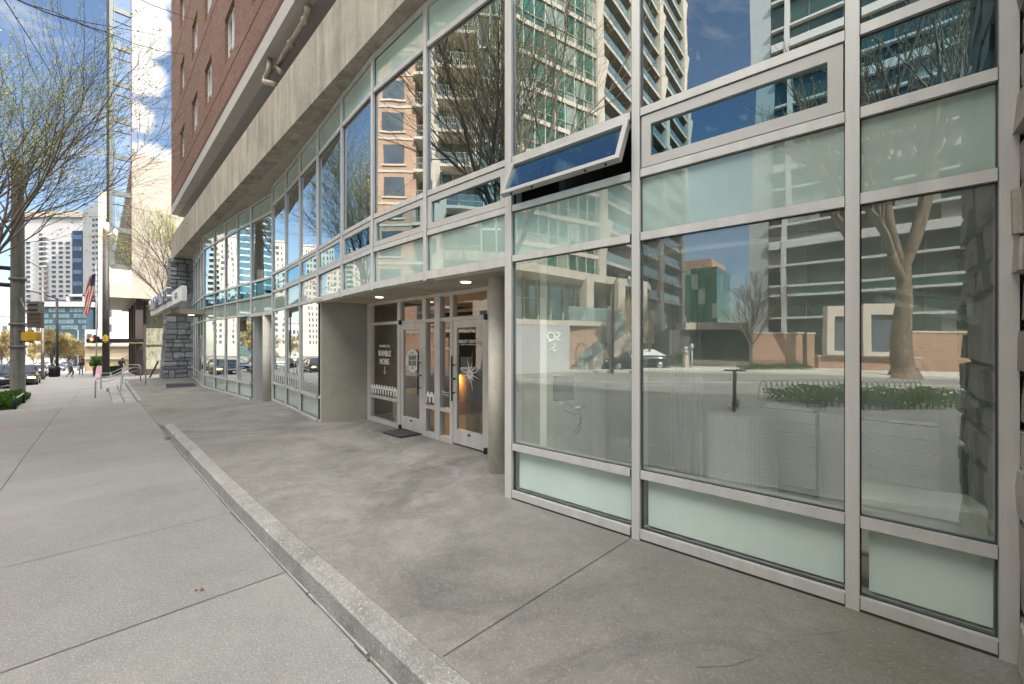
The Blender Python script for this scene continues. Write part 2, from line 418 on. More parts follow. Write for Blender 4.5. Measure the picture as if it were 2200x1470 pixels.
# walkway in front of the glass, with the sunk strip behind the kerb
g = MB(); strip(g, rng(-8, 31.5, .3), lambda s: dc(s)+(.15 if s < 11.5 else 0), lambda s: 9.2, lambda s, d: Wz(s, d), 30)
for s0, s1 in zip(rng(11.5, 19.6, .3)[:-1], rng(11.5, 19.6, .3)[1:]):
    a, b = SD(s0, dc(s0)), SD(s1, dc(s1))
    g.quad((a[0], a[1], H(s0)-.1), (b[0], b[1], H(s1)-.1), (b[0], b[1], Wz(s1, dc(s1))), (a[0], a[1], Wz(s0, dc(s0))))
struct(g, 'walkway', conc_walk)
# kerb: chamfered upstand between sidewalk and walkway
g = MB(); ring = []
random.seed(4)
for s in rng(-8, 11.5, .25):
    d = dc(s); j = lambda: random.uniform(-.004, .004)
    ring.append([SD(s, d+j()*.6, -1.99), SD(s, d+j(), -1.785+j()), SD(s, d+.025, -1.757+j()), SD(s, d+.14, -1.755+j()), SD(s, d+.152, -1.765), SD(s, d+.152, -1.99)])
g.rings(ring, smooth=False); struct(g, 'kerb', conc_curb)
g = MB()
for s in rng(-7.8, 11.4, .3): 
    d = dc(s)-.004; w = random.uniform(.003, .013); a = SD(s, d); b = SD(s+.3, dc(s+.3)-.004); c = SD(s+.3, dc(s+.3)-w); e = SD(s, d-w)
    g.quad((*a[:2], -1.926), (*e[:2], -1.926), (*c[:2], -1.926), (*b[:2], -1.926))
struct(g, 'kerb_joint', lime_mat)
g = MB()
for s in rng(-7.8, 11.4, .2):
    w = random.uniform(.004, .016); o = .0 if random.random() < .7 else .02
    a = SD(s, dc(s)-.018); b = SD(s+.2, dc(s+.2)-.018); c = SD(s+.2, dc(s+.2)-.018-w); e = SD(s, dc(s)-.018-w)
    g.quad((*a[:2], -1.9275), (*e[:2], -1.9275), (*c[:2], -1.9275), (*b[:2], -1.9275))
struct(g, 'kerb_gap', joint_mat)
# tooled joints
def joint(mb, p, q, w, zf, off=.003, step=.25):
    L = math.hypot(q[0]-p[0], q[1]-p[1]); n = max(1, int(L/step)); ds, dd = (q[0]-p[0])/L, (q[1]-p[1])/L
    for i in range(n):
        a = (lerp(p[0], q[0], i/n), lerp(p[1], q[1], i/n)); b = (lerp(p[0], q[0], (i+1)/n), lerp(p[1], q[1], (i+1)/n))
        pts = []
        for (s, d), sg in ((a, -1), (b, -1), (b, 1), (a, 1)):
            S, D = s-dd*sg*w/2, d+ds*sg*w/2; pts.append(SD(S, D, zf(s, d)+off))
        mb.quad(*pts[::-1])
g = MB()
hz = lambda s, d: H(s)
for s in [-5.9, -4.3, -2.7, -1.1, .5, 2.1, 3.83, 5.6, 7.3, 8.86, 11.5, 13.4, 15.3, 17.2, 19.1, 21, 24, 27, 30]:
    joint(g, (s, dc(s)-.03 if s < 19 else -.2), (s, max(dn(s)+.1, -6)), .010 if s in (3.83, 8.86, -1.1) else .006, hz)
joint(g, (-6, -1.1), (8.5, -.9), .011, hz); joint(g, (8.5, -.9), (34, -.66), .011, hz)
struct(g, 'sidewalk_joint', joint_mat)
g = MB()
joint(g, (1.95, dc(1.95)+.17), (1.95, 3.47), .009, Wz)
joint(g, (5.02, 2.95), (5.02, 4.4), .012, Wz); joint(g, (8.15, 2.6), (8.15, 4.4), .010, Wz); joint(g, (13.9, 1.2), (13.9, 3.7), .008, Wz)
joint(g, (20.5, 1.1), (20.5, 3.5), .008, Wz); joint(g, (5.9, 3.3), (6.4, 3.75), .007, Wz)
struct(g, 'walkway_joint', joint_mat)
# hairline cracks in the walkway
rd = random.Random(12)
for (s_, d_), (e_, f_) in (((4.6, 1.35), (3.4, 2.6)), ((6.4, 2.9), (4.9, 3.1)), ((1.2, 1.6), (.4, 3.3)), ((9.6, 1.3), (8.4, 3.2))):
    g = MB(); p = (s_, d_); k = 14
    for i in range(k):
        q = (lerp(s_, e_, (i+1)/k)+rd.uniform(-.06, .06), lerp(d_, f_, (i+1)/k)+rd.uniform(-.06, .06)); joint(g, p, q, rd.uniform(.0015, .004), Wz, .003, .1); p = q
    struct(g, 'walkway_crack', M('crack_dark', (.13, .128, .12), .9, 0, .2, 8))
# lane markings and a stop line on the road
g = MB(); rz = lambda s, d: H(s)-.136
for f in (.36, .64):
    for s in range(-40, 170, 9):
        joint(g, (s, lerp(dn(s), df(s), f)), (s+3, lerp(dn(s+3), df(s+3), f)), .13, rz, .0, .5)
for s in range(-40, 200, 4): joint(g, (s, lerp(dn(s), df(s), .5)), (s+4, lerp(dn(s+4), df(s+4), .5)), .12, rz, .0, 1)
struct(g, 'road_marking', paint_white)
# steps up to the far platform
g = MB()
for k in range(3):
    d0 = 1.0-.3*k
    if k == 0: continue
    top = -2.035-.14*k
    pts = [SD(19.7, d0, top), SD(29.6, d0, top), SD(29.6, d0+.3, top), SD(19.7, d0+.3, top)]
    g.hexa([(x, y, -2.75) for x, y, _ in pts]+pts)
a, b = SD(19.6, 1.0), SD(29.6, 1.0)
for s0, s1 in ((19.6, 29.6),):
    g.hexa([SD(s0, .998, -2.7), SD(s1, .998, -2.7), SD(s1, 1.1, -2.7), SD(s0, 1.1, -2.7), SD(s0, .998, -2.033), SD(s1, .998, -2.033), SD(s1, 1.1, -2.033), SD(s0, 1.1, -2.033)])
g.hexa([SD(29.6, .3, -3), SD(29.9, .3, -3), SD(29.9, 3.4, -3), SD(29.6, 3.4, -3), SD(29.6, .3, -2.36), SD(29.9, .3, -2.36), SD(29.9, 3.4, -2.06), SD(29.6, 3.4, -2.06)])
struct(g, 'entrance_steps', conc_curb)

# ------------------------------------------------------------------ the loft building
SC = {2165: 379.9, 1832: 318, 1370: 235.4, 1097: 186.3, 918: 152.6, 804: 129.2, 738: 111.5, 685.5: 96.2, 646.7: 85.8, 616.2: 77.2, 587.7: 70.5, 541.5: 61.7, 512: 57.9, 485.7: 54.2, 462: 51.0, 439.5: 47.9, 413: 37.0}
MP = {u: ((u-1100)/s, F/s) for u, s in SC.items()}
Z2, Z3, Z4, Z5, Z6 = .95, 1.52, 2.07, 4.15, 4.75
SE = 31.3                      # far end of the building along the street
loft = thing('loft_building', 'brick loft block over a concrete beam and a tall aluminium and glass shopfront', 'building', SD(3, 3.6, -1.77))
def lb(mb, name, mats, parent=loft, **k): return mb.build(name, mats, parent, **k)

def curtain(parent, p, q, n, z0, z1, folds, amp=.05, mat=None, name='curtain'):
    """pleated cloth from p to q"""
    m = MB(); L = math.hypot(q[0]-p[0], q[1]-p[1]); k = folds*6; pts = []
    for i in range(k+1):
        t = i/k; o = amp*math.sin(t*folds*2*math.pi)+amp*.4*math.sin(t*folds*3.1)
        pts.append((lerp(p[0], q[0], t)+n[0]*o, lerp(p[1], q[1], t)+n[1]*o))
    vs = [(x, y, z0) for x, y in pts]+[(x, y, z1) for x, y in pts]
    m.add(vs, [(i, i+1, k+2+i, k+1+i) for i in range(k)], 0, True)
    return m.build(name, mat, parent)

def ringframe(mb, p, q, n, w, o0, o1, z0, z1, mi=0):
    a = norm2((q[0]-p[0], q[1]-p[1])); pw = (p[0]+a[0]*w, p[1]+a[1]*w); qw = (q[0]-a[0]*w, q[1]-a[1]*w)
    mb.bar(p, pw, n, o0, o1, z0, z1, mi); mb.bar(qw, q, n, o0, o1, z0, z1, mi)
    mb.bar(pw, qw, n, o0, o1, z0, z0+w, mi); mb.bar(pw, qw, n, o0, o1, z1-w, z1, mi)

PR = random.Random(77)
def pane(parent, name, mat, p, q, n, o, z0, z1, label=None, tilt=0.):
    m = MB(); a, b = (p[0]+n[0]*o, p[1]+n[1]*o), (q[0]+n[0]*o, q[1]+n[1]*o); th = .012
    c, d = (a[0]-n[0]*th, a[1]-n[1]*th), (b[0]-n[0]*th, b[1]-n[1]*th)
    e0, e1 = PR.uniform(-.005, .005), PR.uniform(-.0035, .0035)      # no two panes are set quite alike
    m.add([(a[0]+n[0]*(e0-e1), a[1]+n[1]*(e0-e1), z0), (b[0]-n[0]*(e0+e1), b[1]-n[1]*(e0+e1), z0), (b[0]-n[0]*(e0-e1), b[1]-n[1]*(e0-e1), z1), (a[0]+n[0]*(e0+e1), a[1]+n[1]*(e0+e1), z1)], [(0, 1, 2, 3)])
    return m.build(name, mat, parent)

def window_bay(p, q, zb, z1, rows, sash=None, wide=.075, glass=(None, None), opening=False, sill=True, name='window_bay', top=Z6, endcap=None):
    """one bay from plan point p (near) to q (far): mullion at q, rails, and its panes as sub-parts"""
    a = norm2((q[0]-p[0], q[1]-p[1])); n = (-a[1], a[0])
    if n[0]*p[0]+n[1]*p[1] > 0: n = (-n[0], -n[1])          # outward, towards the street
    hw = wide/2; pi = (p[0]+a[0]*hw, p[1]+a[1]*hw); qi = (q[0]-a[0]*hw, q[1]-a[1]*hw)
    qo = (q[0]+a[0]*hw, q[1]+a[1]*hw); qm = (q[0]-a[0]*hw, q[1]-a[1]*hw)
    fr = MB()
    base = zb if zb is not None else Z2-.07
    fr.bar(qm, qo, n, -.14, .045, base-.02, top)
    if endcap: fr.bar((p[0]-a[0]*.037, p[1]-a[1]*.037), (p[0]+a[0]*hw, p[1]+a[1]*hw), n, -.16, .05, base-.02, top)
    h = .035; g_lo, g_up = glass
    def rail(z, hh=h, o=.04): fr.bar(pi, qi, n, -.13, o, z-hh, z+hh)
    if zb is not None:
        fr.bar(pi, qi, n, -.13, .042, zb-.03, zb+.075); rail(z1)
        if rows.get('R2', True): rail(Z2, .036)
    else: fr.bar(pi, qi, n, -.13, .05, Z2-.075, Z2+.035)
    rail(Z3); rail(Z4); rail(Z5, .036); fr.bar(pi, qi, n, -.13, .045, Z6-.07, Z6)
    # gaskets: thin dark line round each opening
    zs = ([zb+.075, z1, Z2] if zb is not None else [])+[Z2, Z3, Z4, Z5, Z6-.04]
    for lo, hi in ((zb+.075 if zb is not None else None, (z1 or 0)-h), ((z1 or 0)+h if zb is not None else None, Z2-.036), (Z2+.036, Z3-h), (Z3+h, Z4-h), (Z4+h, Z5-.036), (Z5+.036, Z6-.07)):
        if lo is None or (zb is None and hi <= Z2): continue
        ringframe(fr, pi, qi, n, .008, -.03, .006, lo, hi, 1)
    for z, hh in ([(zb+.02, .05), (z1, h)] if zb is not None else [])+[(Z2, h), (Z3, h), (Z4, h), (Z5, h)]:      # butt joints where rails meet mullions
        for c0, c1 in ((pi, (pi[0]+a[0]*.004, pi[1]+a[1]*.004)), ((qi[0]-a[0]*.004, qi[1]-a[1]*.004), qi)): fr.bar(c0, c1, n, .02, .0445, z-hh-.001, z+hh+.001, 1)
    if zb is not None: fr.bar(pi, qi, n, .03, .0435, zb-.02, zb-.002, 1)
    bay = lb(fr, name, [alu, alu_dark])
    pg = lambda nm, mt, lo, hi, o=0.: pane(bay, nm, mt, pi, qi, n, o, lo, hi)
    if zb is not None:
        pg('kick_pane', g_kick, zb+.075, z1-h); pg('vision_pane', g_lo, z1+h, Z2-.036)
        kb = MB(); kb.bar((pi[0]+a[0]*.012, pi[1]+a[1]*.012), (qi[0]-a[0]*.045, qi[1]-a[1]*.045), n, -.055, -.045, zb+.10, z1-.02); kb.build('kick_board', kick_panel, bay)
    pg('frosted_pane', g_frost, Z2+.03, Z3-h)
    pg('upper_pane', g_up, Z4+h, Z5-.036); pg('top_pane', g_top, Z5+.036, Z6-.07)
    if sash:
        lo, hi = Z3+h+.012, Z4-h-.012; s = MB(); w = sash
        pi2 = (pi[0]+a[0]*.012, pi[1]+a[1]*.012); qi2 = (qi[0]-a[0]*.012, qi[1]-a[1]*.012)
        if opening:
            w = sash; ang = R(25); hz0 = hi
            so = Matrix.Rotation(0, 3, 'Z')
            def rot(o, z):
                dz = z-hz0; return (.03+o*math.cos(ang)-dz*math.sin(ang), hz0+dz*math.cos(ang)+o*math.sin(ang))
            def rbox(pa, pb, o0, o1, za, zb_, mb, mi=0):
                pts = []
                for (zz) in (za, zb_):
                    for (pt, oo) in ((pa, o0), (pb, o0), (pb, o1), (pa, o1)):
                        ro, rz_ = rot(oo, zz); pts.append((pt[0]+n[0]*ro, pt[1]+n[1]*ro, rz_))
                mb.hexa(pts, mi)
            pw = (pi2[0]+a[0]*w, pi2[1]+a[1]*w); qw = (qi2[0]-a[0]*w, qi2[1]-a[1]*w)
            rbox(pi2, pw, -.03, .03, lo, hi, s); rbox(qw, qi2, -.03, .03, lo, hi, s); rbox(pw, qw, -.03, .03, lo, lo+w, s); rbox(pw, qw, -.03, .03, hi-w, hi, s)
            so = s.build('open_awning_sash', M('darkened_sash', (.36, .355, .34), .45, .2, .06, 3), bay)  # sash colour toned down to offset the bright sky light on it
            so['label'] = 'awning sash propped open at the bottom'
            gm = MB(); pts = []
            for pt, zz in ((pw, lo+w), (qw, lo+w), (qw, hi-w), (pw, hi-w)):
                ro, rz_ = rot(0, zz); pts.append((pt[0]+n[0]*ro, pt[1]+n[1]*ro, rz_))
            gm.quad(*pts); gm.build('sash_pane', g_teal, bay)
            st = MB()
            for t in (.12, .88):
                c0 = (lerp(pi2[0], qi2[0], t), lerp(pi2[1], qi2[1], t)); ro, rz_ = rot(-.03, lo+.06)
                st.tube([(c0[0]-n[0]*.05, c0[1]-n[1]*.05, lo+.22), (c0[0]+n[0]*ro, c0[1]+n[1]*ro, rz_)], .008, 6)
            for t in (.1, .25, .7, .9):
                c0 = (lerp(pi2[0], qi2[0], t), lerp(pi2[1], qi2[1], t)); ro, rz_ = rot(.0, lo-.006)
                st.ball((c0[0]+n[0]*ro, c0[1]+n[1]*ro, rz_), .012)
            st.build('sash_stay', black_metal, bay)
        else:
            ringframe(s, pi2, qi2, n, w, -.05, .03, lo, hi)
            s.build('awning_sash', white_sash, bay)
            pane(bay, 'sash_pane', g_teal, (pi2[0]+a[0]*w, pi2[1]+a[1]*w), (qi2[0]-a[0]*w, qi2[1]-a[1]*w), n, .005, lo+w, hi-w)
    else:
        pg('sash_pane', g_teal, Z3+h, Z4-h)
    return bay, a, n

us = sorted(SC, reverse=True)
near = dict(zb=-1.765, z1=-1.195); mid = dict(zb=-1.80, z1=-1.235); far = dict(zb=-2.03, z1=-1.45)
BAYS = {}
def bay(u0, u1, **k): BAYS[u0] = window_bay(MP[u0], MP[u1], rows={}, **k)
bay(2165, 1832, **near, glass=(g_vision, g_upper), endcap=True)
bay(1832, 1370, **near, glass=(g_vision, g_upper), sash=.085)
bay(1370, 1097, **near, glass=(g_vision, g_upper), sash=.048, opening=True, wide=.10)
bay(1097, 918, zb=None, z1=None, glass=(None, g_upper), sash=.085)
bay(918, 804, zb=None, z1=None, glass=(None, g_upper), sash=.08)
bay(804, 738, zb=None, z1=None, glass=(None, g_upper), sash=.075)
bay(738, 685.5, zb=None, z1=None, glass=(None, g_upper), sash=.07, wide=.10)
bay(685.5, 646.7, **mid, glass=(g_far, g_far), sash=.06)
bay(646.7, 616.2, **mid, glass=(g_far, g_far), sash=.06)
bay(616.2, 587.7, **mid, glass=(g_far, g_far), wide=.10)
MP['door'] = (-7.16, 12.95); BAYS[587.7] = window_bay(MP['door'], MP[541.5], rows={}, zb=None, z1=None, glass=(None, g_far), wide=.13)
for a_, b_ in ((541.5, 512), (512, 485.7), (485.7, 462), (462, 439.5)): bay(a_, b_, **far, glass=(g_far, g_far))
p5, q5 = MP[439.5], MP[413]
for k in range(5):
    t0, t1 = k/5, (k+1)/5
    BAYS[k] = window_bay((lerp(p5[0], q5[0], t0), lerp(p5[1], q5[1], t0)), (lerp(p5[0], q5[0], t1), lerp(p5[1], q5[1], t1)), rows={}, **far, glass=(g_far, g_far), wide=.09)
# far entrance door leaf with its handle, in the first of those bays
a, n = BAYS[0][1], BAYS[0][2]; d0 = (p5[0]+a[0]*.25, p5[1]+a[1]*.25); d1 = (p5[0]+a[0]*1.25, p5[1]+a[1]*1.25)
dm = MB(); ringframe(dm, d0, d1, n, .09, .05, .085, -2.02, .30); dd = lb(dm, 'lobby_door', alu)
hm = MB(); c = (d0[0]+a[0]*.12+n[0]*.13, d0[1]+a[1]*.12+n[1]*.13); hm.tube([(*c, -1.3), (*c, -.75)], .016); hm.build('pull_handle', black_metal, dd)
kp = MB(); c = (p5[0]+a[0]*.12+n[0]*.07, p5[1]+a[1]*.12+n[1]*.07); kp.box((*c, -.75), .12, .04, .3, a); kp.box((*c, -1.12), .09, .05, .2, a, 1)
lb(kp, 'entry_intercom', [white_vinyl, black_metal])

# concrete beam (fascia) with soffit, recess wall above, slab edge, brick body
def sd2(s, d): return (s*T[0]+d*N[0], s*T[1]+d*N[1])
S0, S1 = -45.0, SE  # near end extended out of view so its shadow covers the sidewalk
m = MB()
dfas = lambda s: 3.04+.0*s
def blk(mb, s0, s1, d0, d1, z0, z1, mi=0):
    mb.hexa([SD(s0, d0, z0), SD(s1, d0, z0), SD(s1, d1, z0), SD(s0, d1, z0), SD(s0, d0, z1), SD(s1, d0, z1), SD(s1, d1, z1), SD(s0, d1, z1)], mi)
blk(m, S0, S1, 3.04, 3.40, 4.765, 6.12); lb(m, 'fascia_beam', conc_fascia)
m = MB(); blk(m, S0, S1, 3.40, 9.5, 4.77, 5.0)
lb(m, 'soffit', conc_soffit)
m = MB()
for s in rng(-7, 29, 3.02): joint(m, (s, 3.06), (s, 3.9), .012, lambda s, d: 4.762, -.0)
lb(m, 'soffit_joint', M('soffit_joint_line', (.2, .18, .16), .9, 0, 0))
m = MB(); blk(m, S0, S1-.2, 4.3, 4.6, 5.0, 7.42); lb(m, 'recess_wall', recess_brown)
m = MB(); blk(m, S0, S1, 3.045, 16, 7.42, 7.86); lb(m, 'slab_edge', slab_grey)
m = MB(); blk(m, S0+.1, S1-.1, 3.35, 15.9, 7.35, 7.424); lb(m, 'overhang_soffit', soffit_grey)
m = MB()
for s in rng(-10, 28, 7.6): joint(m, (s, 3.37), (s, 4.25), .02, lambda s, d: 7.346, 0, 2)
lb(m, 'overhang_joint', M('overhang_joint_line', (.15, .15, .15), .9, 0, 0))
# drain pipe slung under the overhang
m = MB()
def pp(u, v, z): y = F*z/(735-v); return ((u-1100)/F*y, y, z)
m.tube([pp(662, 22, 7.1), pp(655, 45, 7.12), pp(610, 118, 7.1)], .06, 10); m.tube([pp(610, 118, 7.1), pp(596, 144, 7.08), pp(603, 156, 6.6)], .055, 10)
m.tube([pp(662, 22, 7.1), pp(660, 20, 7.4)], .075, 10)
m.tube([pp(579, 128, 7.4), pp(579, 150, 7.05), pp(571, 168, 6.98), pp(568, 176, 6.85), pp(590, 182, 6.5)], .07, 10)
for u, v in ((655, 45), (625, 94), (579, 150), (571, 168)):
    a_ = pp(u, v, 7.1); m.ball(a_, .09)
lb(m, 'drain_pipe', pipe_mat)
# brick: front wall as a grid of strips round the window openings, so the openings are real recesses
WZ0, WH, ST = 9.30, 1.58, 3.45
win_s = [None]
def s_at(u, d):
    k = (u-1100)/F; y = d/(N[0]*k+N[1]); x = k*y; return x*T[0]+y*T[1]
WS = [s_at(493, 3.05)-3.55*k for k in range(14, 0, -1)]+[s_at(493, 3.05), s_at(447, 3.05), s_at(418, 3.05), s_at(391.5, 3.05)]
WW = 1.42
bw = MB(); BT = 7.86+ST*4.2
cols = [S0]+[x for s in WS for x in (s-WW/2, s+WW/2)]+[S1]
for i in range(0, len(cols), 2): blk(bw, cols[i], cols[i+1], 3.05, 3.45, 7.86, BT)
for s in WS:
    zz = 7.86
    for k in range(4):
        z0 = WZ0+ST*k; blk(bw, s-WW/2, s+WW/2, 3.05, 3.45, zz, z0); zz = z0+WH
    blk(bw, s-WW/2, s+WW/2, 3.05, 3.45, zz, BT)
blk(bw, S1-.4, S1-.001, 3.45, 15.9, 7.86, BT); blk(bw, S0, S0+.4, 3.45, 15.9, 7.86, BT); blk(bw, S0, S1, 15.5, 15.9, 7.86, BT)
for k in range(5):                                # quoin returns stepping out past the far corner
    blk(bw, S1, S1+.16, 3.06, 4.2, 7.95+ST*k, 9.75+ST*k)
lb(bw, 'brick_wall', brick_red)
m = MB(); blk(m, S0, S1, 3.0, 16, BT, BT+.3); lb(m, 'roof', slab_grey)
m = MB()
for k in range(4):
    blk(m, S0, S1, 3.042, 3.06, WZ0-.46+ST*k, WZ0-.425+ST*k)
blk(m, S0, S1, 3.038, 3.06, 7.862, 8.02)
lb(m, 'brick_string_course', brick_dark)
n_out = (-N[0], -N[1])
proto = None
for s in WS:
    for k in range(4):
        z0 = WZ0+ST*k
        if s < 8 and k > 0: continue
        p, q = sd2(s-WW/2+.003, 3.15), sd2(s+WW/2-.003, 3.15)
        fm = MB(); ringframe(fm, p, q, n_out, .07, -.08, .0, z0+.005, z0+WH-.005)
        mp, mq = sd2(s-.05, 3.15), sd2(s+.05, 3.15); fm.bar(mp, mq, n_out, -.08, .01, z0+.07, z0+WH-.07)
        c0, c1 = sd2(s-WW/2+.07, 3.15), sd2(s+WW/2-.07, 3.15); fm.bar(c0, c1, n_out, -.07, -.01, z0+.52, z0+.57)
        w = lb(fm, 'brick_window', white_frame)
        pane(w, 'window_pane', g_dark, c0, c1, n_out, -.05, z0+.07, z0+WH-.07)
# ------------------------------------------------------------------ stone piers (random ashlar)
def stone_mat(name, c, var):
    m, nt, out = nodes(name)
    vec = coords(nt, 'Object')
    rnd = nd(nt, 'ShaderNodeNewGeometry').outputs['Random Per Island']
    cc = mix(nt, rnd, tuple(x*(1-var) for x in c), tuple(x*(1+var) for x in c))
    nn = noise(nt, vec, 6, 6, .65, .5)
    cc = mix(nt, mul(nt, ramp(nt, nn, .4, .7), .5), cc, tuple(x*.55 for x in c))
    n2 = noise(nt, vec, 40, 4, .7)
    cc = mix(nt, mul(nt, ramp(nt, n2, .5, .7), .3), cc, tuple(min(1, x*1.5) for x in c))
    princ(nt, out, cc, .85, 0, bump(nt, mix(nt, .5, nn, n2), .7, .02), .3); return m
granite = stone_mat('granite_block', (.30, .305, .315), .42)
granite_brown = stone_mat('granite_block_brown', (.36, .335, .295), .35)
mortar = M('granite_mortar', (.12, .118, .115), .95, 0, .2, 8)
def ashlar(mb, o, ax, up_lean, w_of, z0, z1, nrm, seed, sc=1.0, dep=.07):
    """random coursed blocks on a face: o plan origin, ax along; w_of(z) -> (left, right) extents; nrm outward"""
    rd = random.Random(seed); z = z0; rough = lambda k: rd.uniform(-k, k)
    while z < z1-.02:
        h = min(rd.choice((.2, .26, .32, .4, .48))*sc, z1-z)
        if z1-z-h < .1: h = z1-z
        l, r = w_of(z); l2, r2 = w_of(z+h); x = 0.
        while x < 1-.001:
            ww = rd.uniform(.26, .62)*sc*(1.0 if h > .2 else 1.25)/(r-l); ww = min(ww, 1-x)
            if 1-x-ww < .12: ww = 1-x
            sub = [(z, z+h)] if h < .3 or rd.random() < .7 else [(z, z+h*.5), (z+h*.5, z+h)]
            for za, zb in sub:
                ta = (za-z)/h; tb = (zb-z)/h; g_ = .010
                def X(t, zz): 
                    L, Rr = w_of(zz); return lerp(L, Rr, t)
                out = dep+rd.uniform(-.02, .03); inn = -.02; pts = []
                for oo, ins in ((inn, 0), (out, .018)):
                    for zz, sg in ((za+g_+ins, 1), (zb-g_-ins, 1)):
                        xs = (X(x, zz)+g_+ins, X(x+ww, zz)-g_-ins)
                        for xx in (xs if zz < (za+zb)/2 else xs[::-1]):
                            jx, jz, jo = (rough(.012), rough(.012), rough(.014)) if ins else (0, 0, 0)
                            pts.append((o[0]+ax[0]*(xx+jx)+nrm[0]*(oo+jo), o[1]+ax[1]*(xx+jx)+nrm[1]*(oo+jo), zz+jz))
                mb.hexa(pts)
            x += ww
        z += h
# far pier: battered end wall beside the lobby
m = MB(); t_in = N; tn = (-T[0], -T[1])                 # face looks back along the street towards the camera
o = sd2(30.35, 0)
wz = lambda z: (lerp(2.50, 2.93, (z+2.9)/7.65), 4.6)
ashlar(m, o, t_in, 0, wz, -2.75, 4.74, tn, 7)
def side(mb, seed):
    lo, hi = -2.9, 4.74; rd = random.Random(seed); z = lo
    while z < hi:
        h = min(rd.uniform(.2, .45), hi-z); x = 30.38
        while x < 31.35:
            w = rd.uniform(.35, .7); x1 = min(x+w, 31.4)
            pts = []
            for off, ins in ((.06, 0), (-.05+rd.uniform(-.02, .02), .02)):
                for zz, (xa, xb) in ((z+.01+ins, (x+.01+ins, x1-.01-ins)), (z+h-.01-ins, (x1-.01-ins, x+.01+ins))):
                    d = wz(zz)[0]+off
                    for xx in (xa, xb): pts.append(SD(xx, d, zz))
            mb.hexa(pts); x = x1
        z += h
side(m, 3)
core = [SD(30.33, wz(-2.9)[0]+.02, -2.9), SD(31.4, wz(-2.9)[0]+.02, -2.9), SD(31.4, 4.6, -2.9), SD(30.33, 4.6, -2.9), SD(30.33, wz(4.74)[0]+.02, 4.74), SD(31.4, wz(4.74)[0]+.02, 4.74), SD(31.4, 4.6, 4.74), SD(30.33, 4.6, 4.74)]
m.hexa(core, 1); m.v = [v for v in m.v]
sp = lb(m, 'stone_pier', [granite, mortar])
fb = MB(); c = P(383, 768.5, 23.95); fb.box(c, .48, .14, .42, t_in); fb.box((c[0]+tn[0]*.09, c[1]+tn[1]*.09, c[2]), .42, .06, .36, t_in); fb.box((c[0]+tn[0]*.13-t_in[0]*.09, c[1]+tn[1]*.13-t_in[1]*.09, c[2]+.02), .13, .02, .07, t_in, 1)
meterbox = fb.build('meter_box', [M('meter_paint', (.27, .27, .26), .5, .3, .05), white_vinyl], None); tag(meterbox, 'grey electrical box fixed on the stone pier face', 'electrical box')
fa = MB(); c = P(361.5, 753, 23.98); fa.ball(c, .13, .13, .09); fa.tube([(c[0]+tn[0]*.02, c[1]+tn[1]*.02, c[2]), (c[0]+tn[0]*.2, c[1]+tn[1]*.2, c[2]-.03)], [.1, .06], 10)
tag(fa.build('fire_bell', M('bell_red', (.09, .02, .018), .4), None), 'small dark red alarm bell on the stone pier', 'alarm bell')
# near pier: stands square to the glass, projecting in front of it and running back into the room
m = MB(); aN, nN = BAYS[2165][1], BAYS[2165][2]; e0 = (MP[2165][0]-aN[0]*.015, MP[2165][1]-aN[1]*.015); inw = (-nN[0], -nN[1])
wn_ = lambda z: (lerp(-2.3, -1.9, (z+1.8)/6.5), 5.0)
ashlar(m, (e0[0]-aN[0]*.088, e0[1]-aN[1]*.088), inw, 0, wn_, -1.78, 4.74, aN, 21, 1.1)
def pq(x, o, z): return (e0[0]-aN[0]*(.083+x)+inw[0]*o, e0[1]-aN[1]*(.083+x)+inw[1]*o, z)
rd = random.Random(9); z = -1.8
while z < 4.7:
    h = min(rd.uniform(.2, .42), 4.74-z); x = .02
    while x < 1.3:
        x1 = min(x+rd.uniform(.3, .6), 1.35); o_ = wn_(z)[0]-.05+rd.uniform(-.02, .02)
        m.hexa([pq(x+.01, o_+.1, z+.01), pq(x1-.01, o_+.1, z+.01), pq(x1-.03, o_, z+.03), pq(x+.03, o_, z+.03), pq(x+.01, o_+.1, z+h-.01), pq(x1-.01, o_+.1, z+h-.01), pq(x1-.03, o_, z+h-.03), pq(x+.03, o_, z+h-.03)]); x = x1
    z += h
m.hexa([pq(0, wn_(-1.9)[0]+.02, -2), pq(1.35, wn_(-1.9)[0]+.02, -2), pq(1.35, 5, -2), pq(0, 5, -2), pq(0, wn_(4.7)[0]+.02, 4.74), pq(1.35, wn_(4.7)[0]+.02, 4.74), pq(1.35, 5, 4.74), pq(0, 5, 4.74)], 1)
lb(m, 'stone_pier', [granite_brown, mortar])

# ------------------------------------------------------------------ canopy slab and long sign box
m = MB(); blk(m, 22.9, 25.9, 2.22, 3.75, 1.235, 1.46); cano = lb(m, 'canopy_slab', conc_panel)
def downlight(c, r, parent, glow=True):
    m = MB(); m.lathe((c[0], c[1], c[2]), [(r, .02), (r*1.12, 0), (r*1.12, -.012), (r, -.015)], 18); 
    o = m.build('downlight', white_frame, parent)
    d = MB(); d.cyl((c[0], c[1]), r*.86, c[2]-.022, c[2]-.014, 16); d.build('downlight_lens', lamp_warm if glow else M('lens_grey', (.5, .47, .42), .4, 0, 0), o)
c = SD(23.6, 3.0, 1.232); downlight(c, .14, cano)
sgn = thing('building_sign', 'long white sign box with raised metal letters on the concrete canopy', 'sign', SD(24.4, 2.2, 1.46))
m = MB(); blk(m, 18.75, 30.9, 2.10, 2.26, 1.462, 1.995); m.build('sign_box', M('sign_white', (.66, .66, .65), .45, .1, .04), sgn, bevel=.012)
letter_m = M('letter_steel', (.46, .48, .53), .3, .85, .05)
xd = (-T[0], -T[1], 0)
